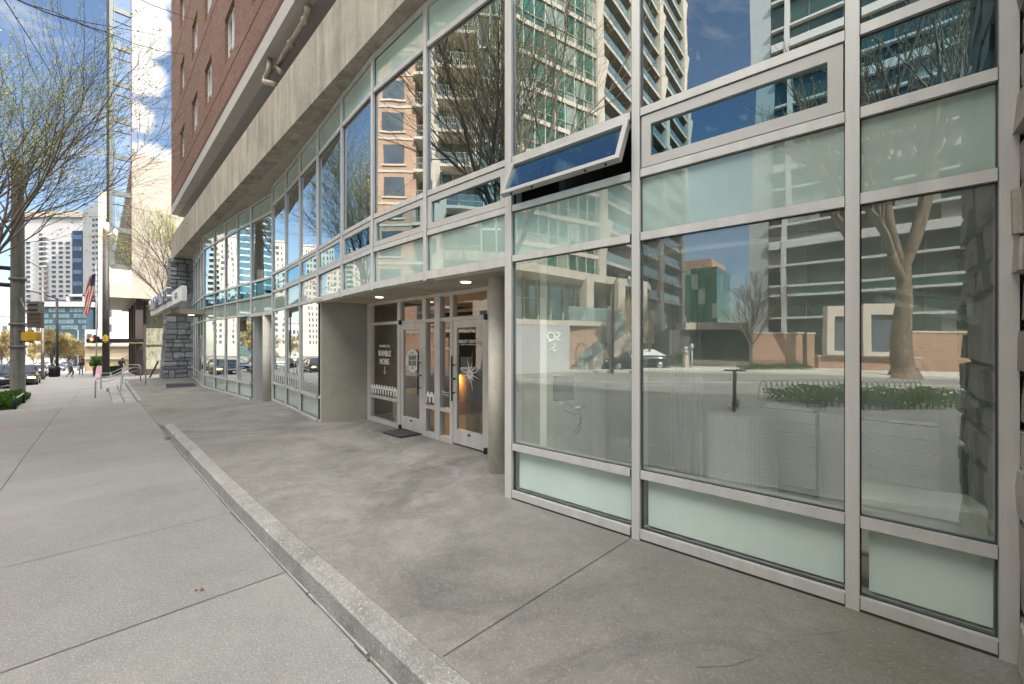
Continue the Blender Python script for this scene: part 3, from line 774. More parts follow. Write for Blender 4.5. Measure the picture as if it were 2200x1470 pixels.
w = text('MIDCITY LOFTS', .80, letter_m, sgn, 'sign_lettering', SD(25.6, 2.02, 1.90), xd, (0, 0, 1), extrude=.07, width=1.42, spacing=1.05)
text('845', .30, M('number_grey', (.22, .22, .23), .5, .3, 0), sgn, 'sign_number', SD(20.1, 2.09, 1.73), xd, (0, 0, 1), extrude=.012, width=1.3)

# ------------------------------------------------------------------ recessed shop entrance
def pt(u, d): s = s_at(u, d); return sd2(s, d)
DW = 4.45
m = MB(); p685, p1097 = MP[685.5], MP[1097]
blk(m, 3.2, 9.75, 3.42, 4.75, .885, .945)
cei = lb(m, 'entrance_ceiling', conc_soffit)
for u, v in ((815, 637), (1001, 604)): c = P(u, v, F*.885/(735-v)); downlight((c[0], c[1], .884), .085, cei)
m = MB(); L0 = sd2(9.6, 3.53); L1 = sd2(9.2, 4.46)
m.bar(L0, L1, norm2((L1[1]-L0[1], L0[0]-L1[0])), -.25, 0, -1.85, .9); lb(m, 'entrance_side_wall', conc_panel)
m = MB(); jm0 = MP[685.5]; dj = norm2((L1[0]-L0[0], L1[1]-L0[1])); j0 = (jm0[0]+dj[0]*.03, jm0[1]+dj[1]*.03); j1 = (j0[0]+dj[0]*.27, j0[1]+dj[1]*.27)
nj = norm2((dj[1], -dj[0])); 
if nj[0]*T[0]+nj[1]*T[1] > 0: nj = (-nj[0], -nj[1])
m.bar(j0, j1, nj, -.02, .035, -1.84, .90); lb(m, 'entrance_jamb', alu)
m = MB(); cc = P(1068.5, 1013, 1.765*F/(1013-735)); m.cyl((cc[0], cc[1]+.05), .125, -1.80, .89, 28)
lb(m, 'entrance_column', conc_col)
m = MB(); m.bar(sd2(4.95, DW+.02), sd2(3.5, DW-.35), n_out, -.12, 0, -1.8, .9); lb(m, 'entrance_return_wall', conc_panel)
fr = MB(); nE = n_out
def ub(u0, u1, z0, z1, o0=-.06, o1=.04, mb=None, mi=0): (mb or fr).bar(pt(u0, DW), pt(u1, DW), nE, o0, o1, z0, z1, mi)
ub(792.5, 799, -1.79, .89); ub(857, 864, -1.79, .89); ub(911, 918.5, -1.79, .89); ub(938, 949.5, -1.79, .89, -.06, .05); ub(970, 976.5, -1.79, .89); ub(1050, 1056, -1.79, .89)
for a_, b_ in ((799, 857), (864, 911), (918.5, 938), (949.5, 970), (976.5, 1050)):
    ub(a_, b_, .825, .89); ub(a_, b_, .375, .435)
for a_, b_ in ((799, 857), (918.5, 938), (949.5, 970)):
    ub(a_, b_, -1.80, -1.69); ub(a_, b_, -1.25, -1.185)
ent = lb(fr, 'entrance_frame', alu)
def gp(u0, u1, z0, z1, nm, mt=g_door, par=ent):
    a_, b_ = pt(u0, DW), pt(u1, DW); return pane(par, nm, mt, a_, b_, nE, -.01, z0, z1)
for a_, b_ in ((799, 857), (864, 911), (918.5, 938), (949.5, 970), (976.5, 1050)): gp(a_, b_, .435, .825, 'transom_pane')
for a_, b_ in ((799, 857), (918.5, 938), (949.5, 970)): gp(a_, b_, -1.69, -1.25, 'sidelight_base_pane'); gp(a_, b_, -1.185, .375, 'sidelight_pane')
def door(u0, u1, hx, lab):
    d = MB(); s0, s1 = s_at(u0, DW), s_at(u1, DW); p, q = sd2(s0-.01, DW), sd2(s1+.01, DW); a = norm2((q[0]-p[0], q[1]-p[1])); w = .10
    pw, qw = (p[0]+a[0]*w, p[1]+a[1]*w), (q[0]-a[0]*w, q[1]-a[1]*w)
    d.bar(p, pw, nE, -.02, .035, -1.755, .37); d.bar(qw, q, nE, -.02, .035, -1.755, .37); d.bar(pw, qw, nE, -.02, .035, .25, .37); d.bar(pw, qw, nE, -.02, .035, -1.755, -1.50)
    c = ((p[0]+q[0])/2+nE[0]*.04, (p[1]+q[1])/2+nE[1]*.04); d.box((*c, -1.56), .06, .012, .03, a, 1)
    for t in (p, q) if hx == 0 else (q,): pass
    hp = p if hx > .5 else q
    o = lb(d, 'entrance_door', [alu, black_metal]); o['label'] = lab
    pane(o, 'door_glass', g_door, pw, qw, nE, .01, -1.50, .25)
    h = MB(); hc = (lerp(p[0], q[0], hx)+nE[0]*.10, lerp(p[1], q[1], hx)+nE[1]*.10); hi = (hc[0]-nE[0]*.065, hc[1]-nE[1]*.065)
    h.tube([(*hc, -1.02), (*hc, -.25)], .013, 8)
    for z in (-.88, -.40): h.tube([(*hc, z), (*hi, z)], .011, 6)
    h.tube([(hi[0]+nE[0]*.02, hi[1]+nE[1]*.02, -.64), (*hi, -.64)], .022, 10)
    h.build('pull_handle', black_metal, o)
    hb = MB()
    for z in (-1.735, .40): hb.box((hp[0]+nE[0]*.05, hp[1]+nE[1]*.05, z), .05, .06, .09, a)
    hb.build('door_pivot', black_metal, o)
    return o, a, p, q, pw, qw
d1, aE, p1, q1, pw1, qw1 = door(864, 911, .945, 'door with a round white emblem')
d2, aE, p2, q2, pw2, qw2 = door(976.5, 1050, .05, 'door with a white starburst')
xdE = (aE[0], aE[1], 0); up = (0, 0, 1)
def on(u, v, off=.03):
    p = pt(u, DW); y = p[1]; return (p[0]+nE[0]*off, p[1]+nE[1]*off, (735-v)/F*y)
# window lettering
txt = lambda b, s, u, v, par, nm, **k: text(b, s, white_vinyl, par, nm, on(u, v), xdE, up, **k)
txt('WANDER LESS.', .072, 829, 744, ent, 'window_lettering', bold=.001)
txt('RAMBLE', .165, 829, 760, ent, 'window_lettering', outline=.007, width=.92); txt('MORE.', .165, 829, 777.5, ent, 'window_lettering', outline=.007, width=.92)
dec = MB(); c = Vector(on(829.5, 796)); X = Vector(xdE)
def pl(mb, pts, cen, off=0, mi=0):
    vs = [cen+X*x+Vector((0, 0, z))+Vector((nE[0], nE[1], 0))*off for x, z in pts]; mb.add(vs, [tuple(range(len(vs)))], mi)
pl(dec, [(-.012, -.02), (.012, -.02), (.012, .09), (-.012, .09)], c); pl(dec, [(-.05, -.01), (-.05, -.035), (0, -.085), (0, -.055)], c); pl(dec, [(.05, -.01), (0, -.055), (0, -.085), (.05, -.035)], c)
def scallop(mb, s_from, s_to, z0, par_d, pitch=.115):
    s = s_from; 
    while s > s_to+.02:
        w = pitch; cn = Vector((*sd2(s-w/2, DW), z0))+Vector((nE[0], nE[1], 0))*.03
        w2 = min(w, s-s_to)
        arch = []
        for i in range(9):
            a = math.pi*i/8; arch.append((math.cos(a)*.044, .125+math.sin(a)*.05))
        pl(mb, [(-.044, .075), (.044, .075)]+arch, cn, .001)
        for sg in (-1, 1):
            pl(mb, [(sg*.044, .06), (sg*.058, .06), (sg*.058, .105), (sg*.05, .115), (sg*.044, .13)][::-sg], cn, .001)
            pl(mb, [(sg*.032, -.03), (sg*.058, -.03), (sg*.058, .06), (sg*.028, .06)][::-sg], cn, .001)
        s -= w
scallop(dec, s_at(799.5, DW), s_at(857, DW), -1.115, DW); scallop(dec, s_at(919, DW), s_at(938, DW), -1.10, DW)
dec.build('window_decal', white_vinyl, ent)
# round emblem
em = MB(); c = Vector(on(889.4, 775, .032)); k = 40
pl(em, [(.235*math.cos(2*math.pi*i/k), .235*math.sin(2*math.pi*i/k)) for i in range(k)], c)
em.build('round_emblem', white_vinyl, d1)
ink = M('emblem_ink', (.24, .23, .20), .8, 0, 0)
def etx(b, s, du, v, **k):
    o = on(889.4+du, v, .038); text(b, s, ink, d1, 'emblem_lettering', o, xdE, up, **k)
etx('ATL.', .05, 0, 758.5); etx('RAM', .13, 0, 769, outline=.005); etx('BLER', .13, 0, 781, outline=.005); etx('GA.', .05, 0, 791)
text('A-1', .085, white_vinyl, d1, 'door_number', on(888, 719), xdE, up)
text('B-1', .055, white_vinyl, d2, 'door_number', on(1012, 713), xdE, up)
text('MIDCITY DENTISTRY', .075, white_vinyl, d2, 'door_lettering', on(1013, 734), xdE, up, width=.88, bold=.0015)
text('COSMETIC AND GENERAL DENTISTRY', .032, white_vinyl, d2, 'door_lettering', on(1013, 740.5), xdE, up, width=.95)
st = MB(); c = Vector(on(1013, 804, .034))
for i in range(12):
    a = 2*math.pi*(i+.5)/12; r = (.30, .21, .26)[i % 3]*(1.0 if i % 2 else .82); wq = .16
    pl(st, [(math.cos(a-wq)*.075, math.sin(a-wq)*.075), (math.cos(a)*r, math.sin(a)*r), (math.cos(a+wq)*.075, math.sin(a+wq)*.075), (0, 0)], c)
pl(st, [(.08*math.cos(2*math.pi*i/16), .08*math.sin(2*math.pi*i/16)) for i in range(16)], c, .0005)
st.build('starburst_decal', white_vinyl, d2); text('M', .06, ink, d2, 'starburst_lettering', on(1013, 804, .04), xdE, up)
text('Please call', .05, white_vinyl, ent, 'window_lettering', on(960, 842.5), xdE, up); text('404.555.0100'[:0] or 'for entry', .05, white_vinyl, ent, 'window_lettering', on(960, 848), xdE, up)
# recess at the far shop door: jamb, dark doorway and concrete column
m = MB(); qf = MP[541.5]; jn = norm2((N[0], N[1]))
m.bar((qf[0]+.02*jn[0]-T[0]*.02, qf[1]+.02*jn[1]-T[1]*.02), (qf[0]+jn[0]*.75, qf[1]+jn[1]*.75), (-T[0], -T[1]), -.02, .05, -2.05, .9); lb(m, 'entrance_jamb', alu)
m = MB(); cf = P(577, 863, 13.9); m.cyl((cf[0], cf[1]), .17, -2.0, .9, 24); lb(m, 'entrance_column', conc_col)
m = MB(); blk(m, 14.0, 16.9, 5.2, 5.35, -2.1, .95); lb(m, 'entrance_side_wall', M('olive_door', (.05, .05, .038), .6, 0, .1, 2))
m = MB(); blk(m, 14.0, 16.9, 3.95, 5.3, .885, .945); lb(m, 'entrance_ceiling', conc_soffit)
# check-pattern film along the foot of two mid windows
for u0, u1 in ((616.2, 587.7), (646.7, 616.2)):
    _, a, n = BAYS[u0]; p, q = MP[u0], MP[u1]; m = MB(); L = math.hypot(q[0]-p[0], q[1]-p[1]); k = 12
    for i in range(k):
        for r in range(2):
            if r == 0 and i % 2: continue
            x0, x1 = .06+(L-.12)*i/k, .06+(L-.12)*(i+.55)/k
            if r: x0, x1 = (x0, x1) if i % 2 == 0 else (x0, x1)
            z0 = -1.16+r*.13+(.05 if i % 2 else 0); A = (p[0]+a[0]*x0+n[0]*.008, p[1]+a[1]*x0+n[1]*.008); B = (p[0]+a[0]*x1+n[0]*.008, p[1]+a[1]*x1+n[1]*.008)
            m.quad((*A, z0), (*B, z0), (*B, z0+.16), (*A, z0+.16))
    m.build('window_decal', white_vinyl, BAYS[u0][0])

# ------------------------------------------------------------------ interiors seen through the glass
wall_i = M('interior_paint', (.74, .76, .66), .85, 0, .04, 1)
wall_w = M('interior_white', (.82, .83, .78), .8, 0, .03, 1)
dark_i = M('interior_dark', (.055, .055, .05), .9, 0, .2, 1)
floor_i = M('interior_floor', (.30, .28, .235), .5, 0, .2, .9)
m = MB()
for s0_, s1_, di in ((-.4, 3.4, 3.75), (3.4, 9.6, 4.52), (9.6, 14.1, 3.98), (14.1, 16.8, 5.3), (16.8, 30.2, 4.1)): blk(m, s0_, s1_, di, 11, -1.80, -1.755)

lb(m, 'interior_floor', floor_i)
m = MB()
def fl(s0, s1, d_in=3.62): blk(m, s0, s1, d_in, 11, 1.0, 1.48)
fl(-.4, 3.4, 3.78); blk(m, 3.4, 9.7, 3.75, 11, 1.0, 1.48); fl(9.7, 14.2, 3.95); fl(14.2, 16.7, 4.0); fl(16.7, 30.2, 4.1)
lb(m, 'floor_slab', M('slab_underside', (.75, .74, .70), .9, 0, .05, 1))
m = MB(); blk(m, -.4, 30.2, 11, 11.2, -1.9, 4.76); lb(m, 'interior_back_wall', wall_i)
m = MB()
for s_ in (9.62, 16.9, 23.3): blk(m, s_-.05, s_+.05, 4.5 if s_ < 10 else 4.2, 11, -2.1, 1.0)
blk(m, 9.62, 30.2, 9.0, 9.1, -2.1, 4.76); blk(m, -.4, 9.6, 8.6, 8.7, 1.4, 4.76); blk(m, 5.0, 9.6, 8.4, 8.5, -1.8, 1.0)
for s_ in (3.42, 9.62, 16.9): blk(m, s_-.05, s_+.05, 4.3, 11, 1.4, 4.76)
lb(m, 'interior_partition', dark_i)
# dental room
m = MB(); blk(m, 3.12, 3.22, 3.64, 4.55, -1.78, 1.0); blk(m, 3.12, 3.46, 4.55, 4.85, -1.78, 1.0, 1); blk(m, 3.6, 4.6, 6.3, 6.4, -1.78, 1.0); blk(m, 4.75, 4.85, 4.6, 9, -1.78, 1.0)
lb(m, 'interior_partition', [wall_i, wall_w])
m = MB(); blk(m, -.38, 3.4, 6.55, 6.65, -1.78, 1.0); lb(m, 'interior_partition', M('clinic_paint', (.70, .74, .68), .8, 0, .05, 1))
# monitor on a wall arm
mo = thing('monitor', 'black flat monitor on a wall arm behind the near window', 'monitor', P(1212, 835, 4.62))
c = P(1211, 834, 4.55); ax = norm2((.94, .34)); m = MB(); m.box(c, .245, .03, .27, ax); m.box((c[0], c[1]-.017, c[2]), .225, .004, .25, ax, 1)
m.build('screen', [black_metal, M('screen_glass', (.012, .014, .016), .12, 0, 0)], mo)
m = MB(); c2 = (c[0]+.0, c[1]+.05, c[2]-.15); m.tube([(c[0], c[1]+.03, c[2]), c2, (c2[0]+.02, c2[1]+.06, c2[2]-.02)], .022, 8); m.ball((c2[0], c2[1]-.02, c2[2]-.01), .04); m.tube([(c2[0], c2[1], c2[2]), P(1240, 876, 4.75), P(1256, 872, 4.9)], .018, 8); m.ball(P(1241, 876, 4.7), .05, .05, .03)
m.build('wall_arm', M('arm_chrome', (.55, .55, .54), .3, .6, .1), mo)
m = MB(); pts = [(1205, 862), (1212, 882), (1235, 892), (1246, 886), (1247, 905), (1242, 918), (1234, 930), (1240, 933), (1247, 920), (1249, 895)]
m.tube([P(u, v, 4.68) for u, v in pts], .006, 5); m.build('cable', black_metal, mo)
m = MB()
for u, v in ((1183, 953), (1203, 951)): 
    y = 4.70 if u < 1190 else 4.8; m.box(P(u, v, y), .06, .012, .09, norm2((T[0]*0+N[0], N[1])))
lb(m, 'wall_socket', white_vinyl)
# curtains, drum, cabinets, ottoman
cl = M('curtain_grey', (.34, .35, .34), .9, 0, .1, 3); sheer = M('curtain_sheer', (.5, .5, .47), .9, 0, .06, 2); tealc = M('curtain_teal', (.30, .50, .55), .9, 0, .1, 2)
o = curtain(None, sd2(2.55, 5.6), sd2(1.9, 5.0), N, -1.7, .9, 6, .05, cl); tag(o, 'grey pleated curtain behind the first big window', 'curtain')
o = curtain(None, sd2(6.35, 3.9), sd2(5.6, 3.85), N, 1.6, 4.7, 7, .05, sheer); tag(o, 'pale sheer curtain in the upper window over the entrance', 'curtain')
o = curtain(None, sd2(.02, 3.82), sd2(-.24, 3.82), N, 1.5, 2.3, 4, .03, tealc); tag(o, 'teal curtain in the narrow end window by the stone pier', 'curtain')
tile = MATS.get('x') or None
def tile_mat():
    m, nt, out = nodes('mosaic_tile'); tc = nd(nt, 'ShaderNodeTexCoord'); b = nd(nt, 'ShaderNodeTexBrick'); nt.links.new(tc.outputs['UV'], b.inputs['Vector'])
    b.offset = 0; b.inputs['Scale'].default_value = 1; b.inputs['Brick Width'].default_value = .042; b.inputs['Row Height'].default_value = .042; b.inputs['Mortar Size'].default_value = .0022
    b.inputs['Color1'].default_value = (.80, .86, .84, 1); b.inputs['Color2'].default_value = (.75, .82, .80, 1); b.inputs['Mortar'].default_value = (.56, .62, .60, 1)
    princ(nt, out, b.outputs['Color'], .35); return m
m = MB(); dc_ = P(1588, 1050, 4.95); n_ = 48
for i in range(n_):
    a0, a1 = 2*math.pi*i/n_, 2*math.pi*(i+1)/n_; r_ = .39
    m.quad((dc_[0]+r_*math.cos(a0), dc_[1]+r_*math.sin(a0), -1.755), (dc_[0]+r_*math.cos(a1), dc_[1]+r_*math.sin(a1), -1.755), (dc_[0]+r_*math.cos(a1), dc_[1]+r_*math.sin(a1), -.84), (dc_[0]+r_*math.cos(a0), dc_[1]+r_*math.sin(a0), -.84))
drum = thing('mosaic_drum', 'white mosaic tiled drum stand in the clinic room', 'counter', (dc_[0], dc_[1], -1.755))
m.build('drum_side', tile_mat(), drum); m = MB(); m.cyl((dc_[0], dc_[1]), .40, -.84, -.81, 40); m.build('drum_top', wall_w, drum)
for o in kids(drum):                                           # wrap the tile pattern round the drum
    if o.name.startswith('drum_side'):
        me = o.data; l = me.uv_layers[0].data
        for p in me.polygons:
            i = p.index; 
            for li, (uu) in zip(p.loop_indices, (i, i+1, i+1, i)):
                co = me.vertices[me.loops[li].vertex_index].co; l[li].uv = (uu*2*math.pi*.39/n_, co.z)
cab_m = M('cabinet_white', (.72, .78, .74), .5, 0, .04, 2)
def cabinet(s0, s1, d, name_label):
    t = thing('drawer_cabinet', name_label, 'cabinet', SD((s0+s1)/2, d, -1.755)); m = MB(); blk(m, s0, s1, d, d+.5, -1.66, -.78); blk(m, s0+.02, s1-.02, d+.05, d+.5, -1.755, -1.66, 1)
    m.build('carcass', [M('cabinet_gap', (.07, .075, .07), .8, 0, 0), dark_i], t); m = MB(); blk(m, s0-.01, s1+.01, d-.03, d+.5, -.78, -.75); m.build('worktop', wall_w, t)
    z = -1.655
    for h in (.27, .2, .13, .13, .13):
        m = MB(); blk(m, s0+.004, s1-.004, d-.018, d, z+.004, z+h-.004); dr = m.build('drawer', cab_m, t)
        m = MB(); sx = lerp(s0, s1, .25); m.tube([SD(sx+.02, d-.02, z+h-.05), SD(sx+.02, d-.05, z+h-.05), SD(sx-.02, d-.05, z+h-.05), SD(sx-.02, d-.02, z+h-.05)], .007, 5); m.build('drawer_handle', steel, dr); z += h
cabinet(1.45, .95, 5.72, 'white drawer cabinet beside the mosaic drum'); cabinet(.62, -.02, 5.55, 'wider white drawer cabinet near the stone pier')
m = MB(); blk(m, .9, .66, 5.65, 5.7, -1.755, -.78); lb(m, 'interior_partition', cab_m)
om = MB(); ott = norm2((.87, -.45)); oc = P(1962, 1105, 3.45); om.box((oc[0], oc[1], -1.5), .82, .42, .50, ott)
ot = om.build('ottoman', M('ottoman_vinyl', (.78, .79, .70), .5, 0, .05, 2), None, bevel=.035); tag(ot, 'long cream ottoman bench by the stone pier window', 'ottoman')
# reception objects behind the shop doors
t = thing('planter_tub', 'white round tub behind the door with the round emblem', 'tub', SD(8.0, 5.1, -1.755)); m = MB(); c = SD(8.35, 5.05, -1.755); m.lathe(c, [(.36, 0), (.40, .05), (.41, .62), (.43, .66), (.40, .66), (.38, .6)], 26); m.build('tub_body', wall_w, t)
m = MB(); c = SD(6.13, 5.03, -1.755); m.lathe(c, [(.115, 0), (.125, .02), (.135, .40), (.125, .40), (.115, .05)], 22)
tag(m.build('waste_bin', M('bin_wood', (.42, .24, .10), .6, 0, .12, 12, 0, 40, (8, 8, .5)), None), 'round wooden waste bin inside the starburst door', 'waste bin')
t = thing('reception_desk', 'low white reception desk inside the starburst door', 'desk', SD(5.3, 6.0, -1.755)); m = MB(); blk(m, 5.3, 6.3, 5.5, 6.4, -1.42, -1.12); blk(m, 5.4, 6.2, 5.6, 6.3, -1.755, -1.42, 1); m.build('desk_body', [wall_w, dark_i], t); m = MB(); blk(m, 5.28, 6.32, 5.48, 6.42, -1.11, -1.05); m.build('desk_top', M('desk_wood', (.36, .22, .12), .5, 0, .1, 3), t)
t = thing('floor_lamp', 'round wooden floor lamp glowing orange inside the starburst door', 'lamp', SD(8.22, 6.4, -1.755)); m = MB(); c = SD(8.22, 6.4, -1.755); m.lathe(c, [(.2, 0), (.205, .05), (.205, .95), (.18, .96)], 22); m.build('lamp_drum', M('lamp_wood', (.45, .25, .10), .5, 0, .12, 10, 0, 40, (8, 8, .5)), t)
m = MB(); cl0 = SD(8.12, 6.14, -.72); m.ball(cl0, .05); m.build('lamp_bulb', mat_emit('lamp_orange', (1, .5, .14), 9.), t)
pl_ = bpy.data.lights.new('lamp_glow', 'POINT'); pl_.energy = 7; pl_.color = (1, .5, .15); pl_.shadow_soft_size = .06; plo = bpy.data.objects.new('lamp_glow', pl_); COL.objects.link(plo); plo.location = (cl0[0]-.05*N[0], cl0[1]-.05*N[1], cl0[2]-.1+E)
m = MB(); blk(m, 9.0, 9.56, 6.6, 6.7, -1.755, -.2); blk(m, 8.95, 9.58, 6.45, 6.75, -.2, -.15, 1); tag(m.build('shop_counter', [M('counter_brown', (.085, .055, .04), .6, 0, .1, 3), wall_w], None), 'dark brown counter with a white top behind the lettered window', 'counter')
m = MB(); m.tube([SD(9.3, 5.6, .72), SD(6.2, 6.1, .72)], .035, 8); m.tube([SD(9.3, 6.6, .6), SD(5.2, 6.9, .6)], .09, 10); lb(m, 'ceiling_pipe', wall_w)
# ceiling light bars and pendant can in the end bay
t = thing('ceiling_light', 'white ceiling light bars and pendant can behind the end window', 'light', SD(.2, 4.4, .9)); m = MB()
m.tube([P(1880, 622, 3.2), P(2092, 643, 2.95)], .022, 8); m.tube([P(1880, 640, 3.15), P(2104, 692, 2.85)], .03, 4); m.tube([P(2085, 640, 2.95), P(2085, 680, 2.92)], .02, 8); m.build('light_bar', wall_w, t)
# roller blind tube at the window head
m = MB(); m.tube([P(1118, 572, 4.85), P(1180, 553, 4.52)], .03, 10); m.tube([P(1395, 545, 4.0), P(1800, 498, 3.15)], .03, 10); lb(m, 'blind_roller', wall_w)
# mats
m = MB(); cs = [P(u, v, F*1.765/(v-735)) for u, v in ((821, 928.7), (858.8, 922), (901.3, 933), (859.6, 940.3))]
m.hexa([(x, y, -1.766) for x, y, _ in cs][::-1]+[(x, y, -1.752) for x, y, _ in cs][::-1]); tag(m.build('doormat', mat_rubber, None), 'small dark doormat by the recessed shop doors', 'doormat')
m = MB(); cs = [P(u, v, F*2.03/(v-735)) for u, v in ((356, 826.2), (357, 834), (422.5, 830), (416, 824))]
m.hexa([(x, y, -2.034) for x, y, _ in cs]+[(x, y, -2.012) for x, y, _ in cs]); tag(m.build('doormat', M('mat_blue', (.025, .03, .045), .9, 0, .1, 20), None), 'long dark doormat on the platform before the stone pier', 'doormat')
# handrails on the steps
def rail(A, B, posts, lab):
    (xa, ya, za), (xb, yb, zb) = A, B; h = .84; t = thing('step_handrail', lab, 'handrail', A, 'handrails on the entrance steps'); m = MB()
    def L(k): return (lerp(xa, xb, k), lerp(ya, yb, k))
    pts = [(*L(0), za), (*L(0), za+h-.1), (*L(.02), za+h-.03), (*L(.06), za+h), (*L(.25), za+h+.02), (*L(.72), zb+h), (*L(.93), zb+h+.01), (*L(.98), zb+h-.03), (*L(1), zb+h-.1), (*L(1), zb)]
    m.tube(pts, .024, 8); m.build('rail_tube', steel, t)
    m = MB(); lo = [(*L(k), z-.14) for k, z in ((0, za+h-.04), (.06, za+h-.02), (.25, za+h), (.72, zb+h-.02), (1, zb+h-.02))]; m.tube(lo, .016, 8)
    m.build('lower_rail', steel, t)
    for k in posts:
        m = MB(); z = lerp(za, zb, k); m.tube([(*L(k), z-.25), (*L(k), lerp(za+h+.01, zb+h, sstep((k-.2)/.55))-.02)], .018, 8); m.build('rail_post', steel, t)
rail(P(205, 856, 17.75), P(313, 827, 19.8), (.48,), 'nearer steel tube handrail crossing the entrance steps')
rail(P(217, 836, 22.3), P(302, 819, 21.7), (.55,), 'farther steel tube handrail crossing the entrance steps')
# ------------------------------------------------------------------ city across the street and down the road
limestone = mat_concrete('limestone', (.29, .26, .225), (.35, .315, .275), .12, .08, 30, .25, dark=(.5, .45, .4), bmp=.05)
white_clad = M('white_cladding', (.44, .44, .44), .7, 0, .04, .1)
cream_clad = M('cream_cladding', (.44, .40, .335), .7, 0, .05, .15)
beige_clad = mat_concrete('beige_precast', (.42, .37, .31), (.52, .46, .40), .3, .1, 20, .3, dark=(.4, .35, .29), bmp=.05)
grey_clad = M('grey_cladding', (.36, .36, .37), .7, 0, .06, .2)
navy_clad = M('navy_cladding', (.055, .06, .095), .6, 0, .08, .3)
tan_wall = M('tan_stucco', (.36, .29, .20), .85, 0, .06, .3)
city_glass = mat_glass('city_glass', (.05, .07, .08), .25, body=(.05, .085, .11), body_amt=1, power=3)
green_glass = mat_glass('green_tower_glass', (.05, .2, .12), .22, body=(.03, .13, .085), body_amt=1, power=3, ftint=(.85, 1, .92), rough=.05, cells=(1.35, 3.05))
teal_city = mat_glass('teal_tower_glass', (.1, .3, .35), .22, body=(.035, .10, .125), body_amt=1, power=2.5, ftint=(.72, .9, 1))
band_glass = mat_glass('banded_glass', (.05, .1, .08), .15, body=(.035, .07, .055), body_amt=1, power=3, ftint=(.85, 1, .93), cells=(2.6, 2.07))
strip_glass = mat_glass('strip_glass', (.2, .3, .3), .75, body=(.05, .10, .12), body_amt=1, power=2)
rail_glass = mat_glass('balustrade_glass', (.6, .75, .72), .2, body=(.42, .55, .55), body_amt=.35)
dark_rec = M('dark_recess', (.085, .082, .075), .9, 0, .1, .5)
win_dark = M('far_window', (.07, .085, .105), .25, 0, .3, .4)
metal_grey = M('mullion_metal', (.13, .14, .135), .5, .4, .1)
def face(p, q):
    a = norm2((q[0]-p[0], q[1]-p[1])); n = (-a[1], a[0])
    if n[0]*p[0]+n[1]*p[1] > 0: n = (-n[0], -n[1])
    return a, n, math.hypot(q[0]-p[0], q[1]-p[1])
def along(p, a, x, n=None, o=0): return (p[0]+a[0]*x+(n[0]*o if n else 0), p[1]+a[1]*x+(n[1]*o if n else 0))
def fbar(mb, p, a, n, x0, x1, o0, o1, z0, z1, mi=0): mb.bar(along(p, a, x0), along(p, a, x1), n, o0, o1, z0, z1, mi)
def build(name, label, p, depth_label='building', z=-2.): return thing(name, label, depth_label, (p[0], p[1], z))

# --- stone building by the crossing: white stone wall over a glass lobby, with a tall glazed stair strip
st = build('stone_office', 'pale stone building raised over a glass lobby, with a tall strip of blue windows', SD(51.3, 4), z=-3)
m = MB(); m.hexa([SD(51.3, 2.2, 4.0), SD(75, 2.2, 4.0), SD(75, 16, 4.0), SD(51.3, 16, 4.0), SD(51.3, 2.2, 17.2), SD(75, 2.2, 17.2), SD(75, 16, 17.2), SD(51.3, 16, 17.2)]); m.build('wall', limestone, st)
m = MB(); blk(m, 51.35, 72, .8, 2.19, 6.7, 46); m.build('stair_glazing', strip_glass, st)
m = MB(); blk(m, 51.25, 72, .74, 2.2, 4.0, 6.75); m.build('spandrel_panel', [M('panel_white', (.55, .54, .52), .6, 0, .04)], st)
m = MB(); blk(m, 51.24, 72, .745, 2.2, 3.98, 5.2, 0); m.build('panel_base', M('panel_beige', (.36, .32, .27), .6, 0, .05), st)
m = MB()
for z in [6.7+3.27*k for k in range(13)]:
    blk(m, 51.24, 51.5, .8, 2.2, z-.2, z+.22); blk(m, 51.27, 51.4, .8, 2.2, z-1.02, z-.96)
blk(m, 51.2, 51.5, .72, .95, 6.7, 46); blk(m, 51.2, 51.5, 2.14, 2.2, 6.7, 46, 1); blk(m, 51.2, 51.5, 1.0, 1.06, 6.7, 46)
for s in (55, 60, 65, 70): blk(m, s, s+.15, .74, .85, 6.7, 46)
m.build('stair_frame', [metal_grey, M('frame_maroon', (.12, .06, .06), .6, 0, 0)], st)
m = MB(); blk(m, 53.5, 74, 3.2, 3.3, -3.2, 4.0); blk(m, 53.5, 53.6, 3.3, 15, -3.2, 4.0); m.build('lobby_glass', mat_glass('lobby_glass', (.35, .4, .33), .2, body=(.40, .40, .30), body_amt=.6), st)
bronze = M('bronze_column', (.055, .042, .036), .5, .2, .1)
for d in (3.2, 5.4, 7.6): m = MB(); blk(m, 53.35, 53.5, d-.1, d+.1, -3.3, 4); m.build('lobby_mullion', bronze, st)
for z in (-.3, 1.5): m = MB(); blk(m, 53.4, 53.52, 3.2, 15, z-.05, z+.05); m.build('lobby_transom', bronze, st)
for s_, d in ((52.2, 2.5), (57, 2.6), (62, 2.6), (67, 2.6)): m = MB(); blk(m, s_, s_+.5, d, d+.5, -3.6, 4); m.build('lobby_column', bronze, st)
m = MB(); blk(m, 53.3, 53.5, 3.0, 15, -3.5, -2.6); m.build('lobby_plinth', bronze, st)
for k in range(4): m = MB(); z = 6.6+2.65*k; blk(m, 51.285, 51.31, 2.2, 16, z-.018, z+.018); m.build('stone_joint', M('stone_joint_line', (.36, .32, .27), .9, 0, 0), st)
for k in range(5): m = MB(); d = 4.6+2.4*k; blk(m, 51.287, 51.31, d-.015, d+.015, 4.0, 17.2); m.build('stone_joint', MATS['stone_joint_line'], st)
m = MB(); blk(m, 51.4, 53.4, -.7, 3.0, -.05, .3); blk(m, 51.4, 53.4, -.65, 3.0, -.12, -.05, 1); m.build('door_canopy', [black_metal, M('canopy_tan', (.5, .36, .2), .7, 0, .05)], st)
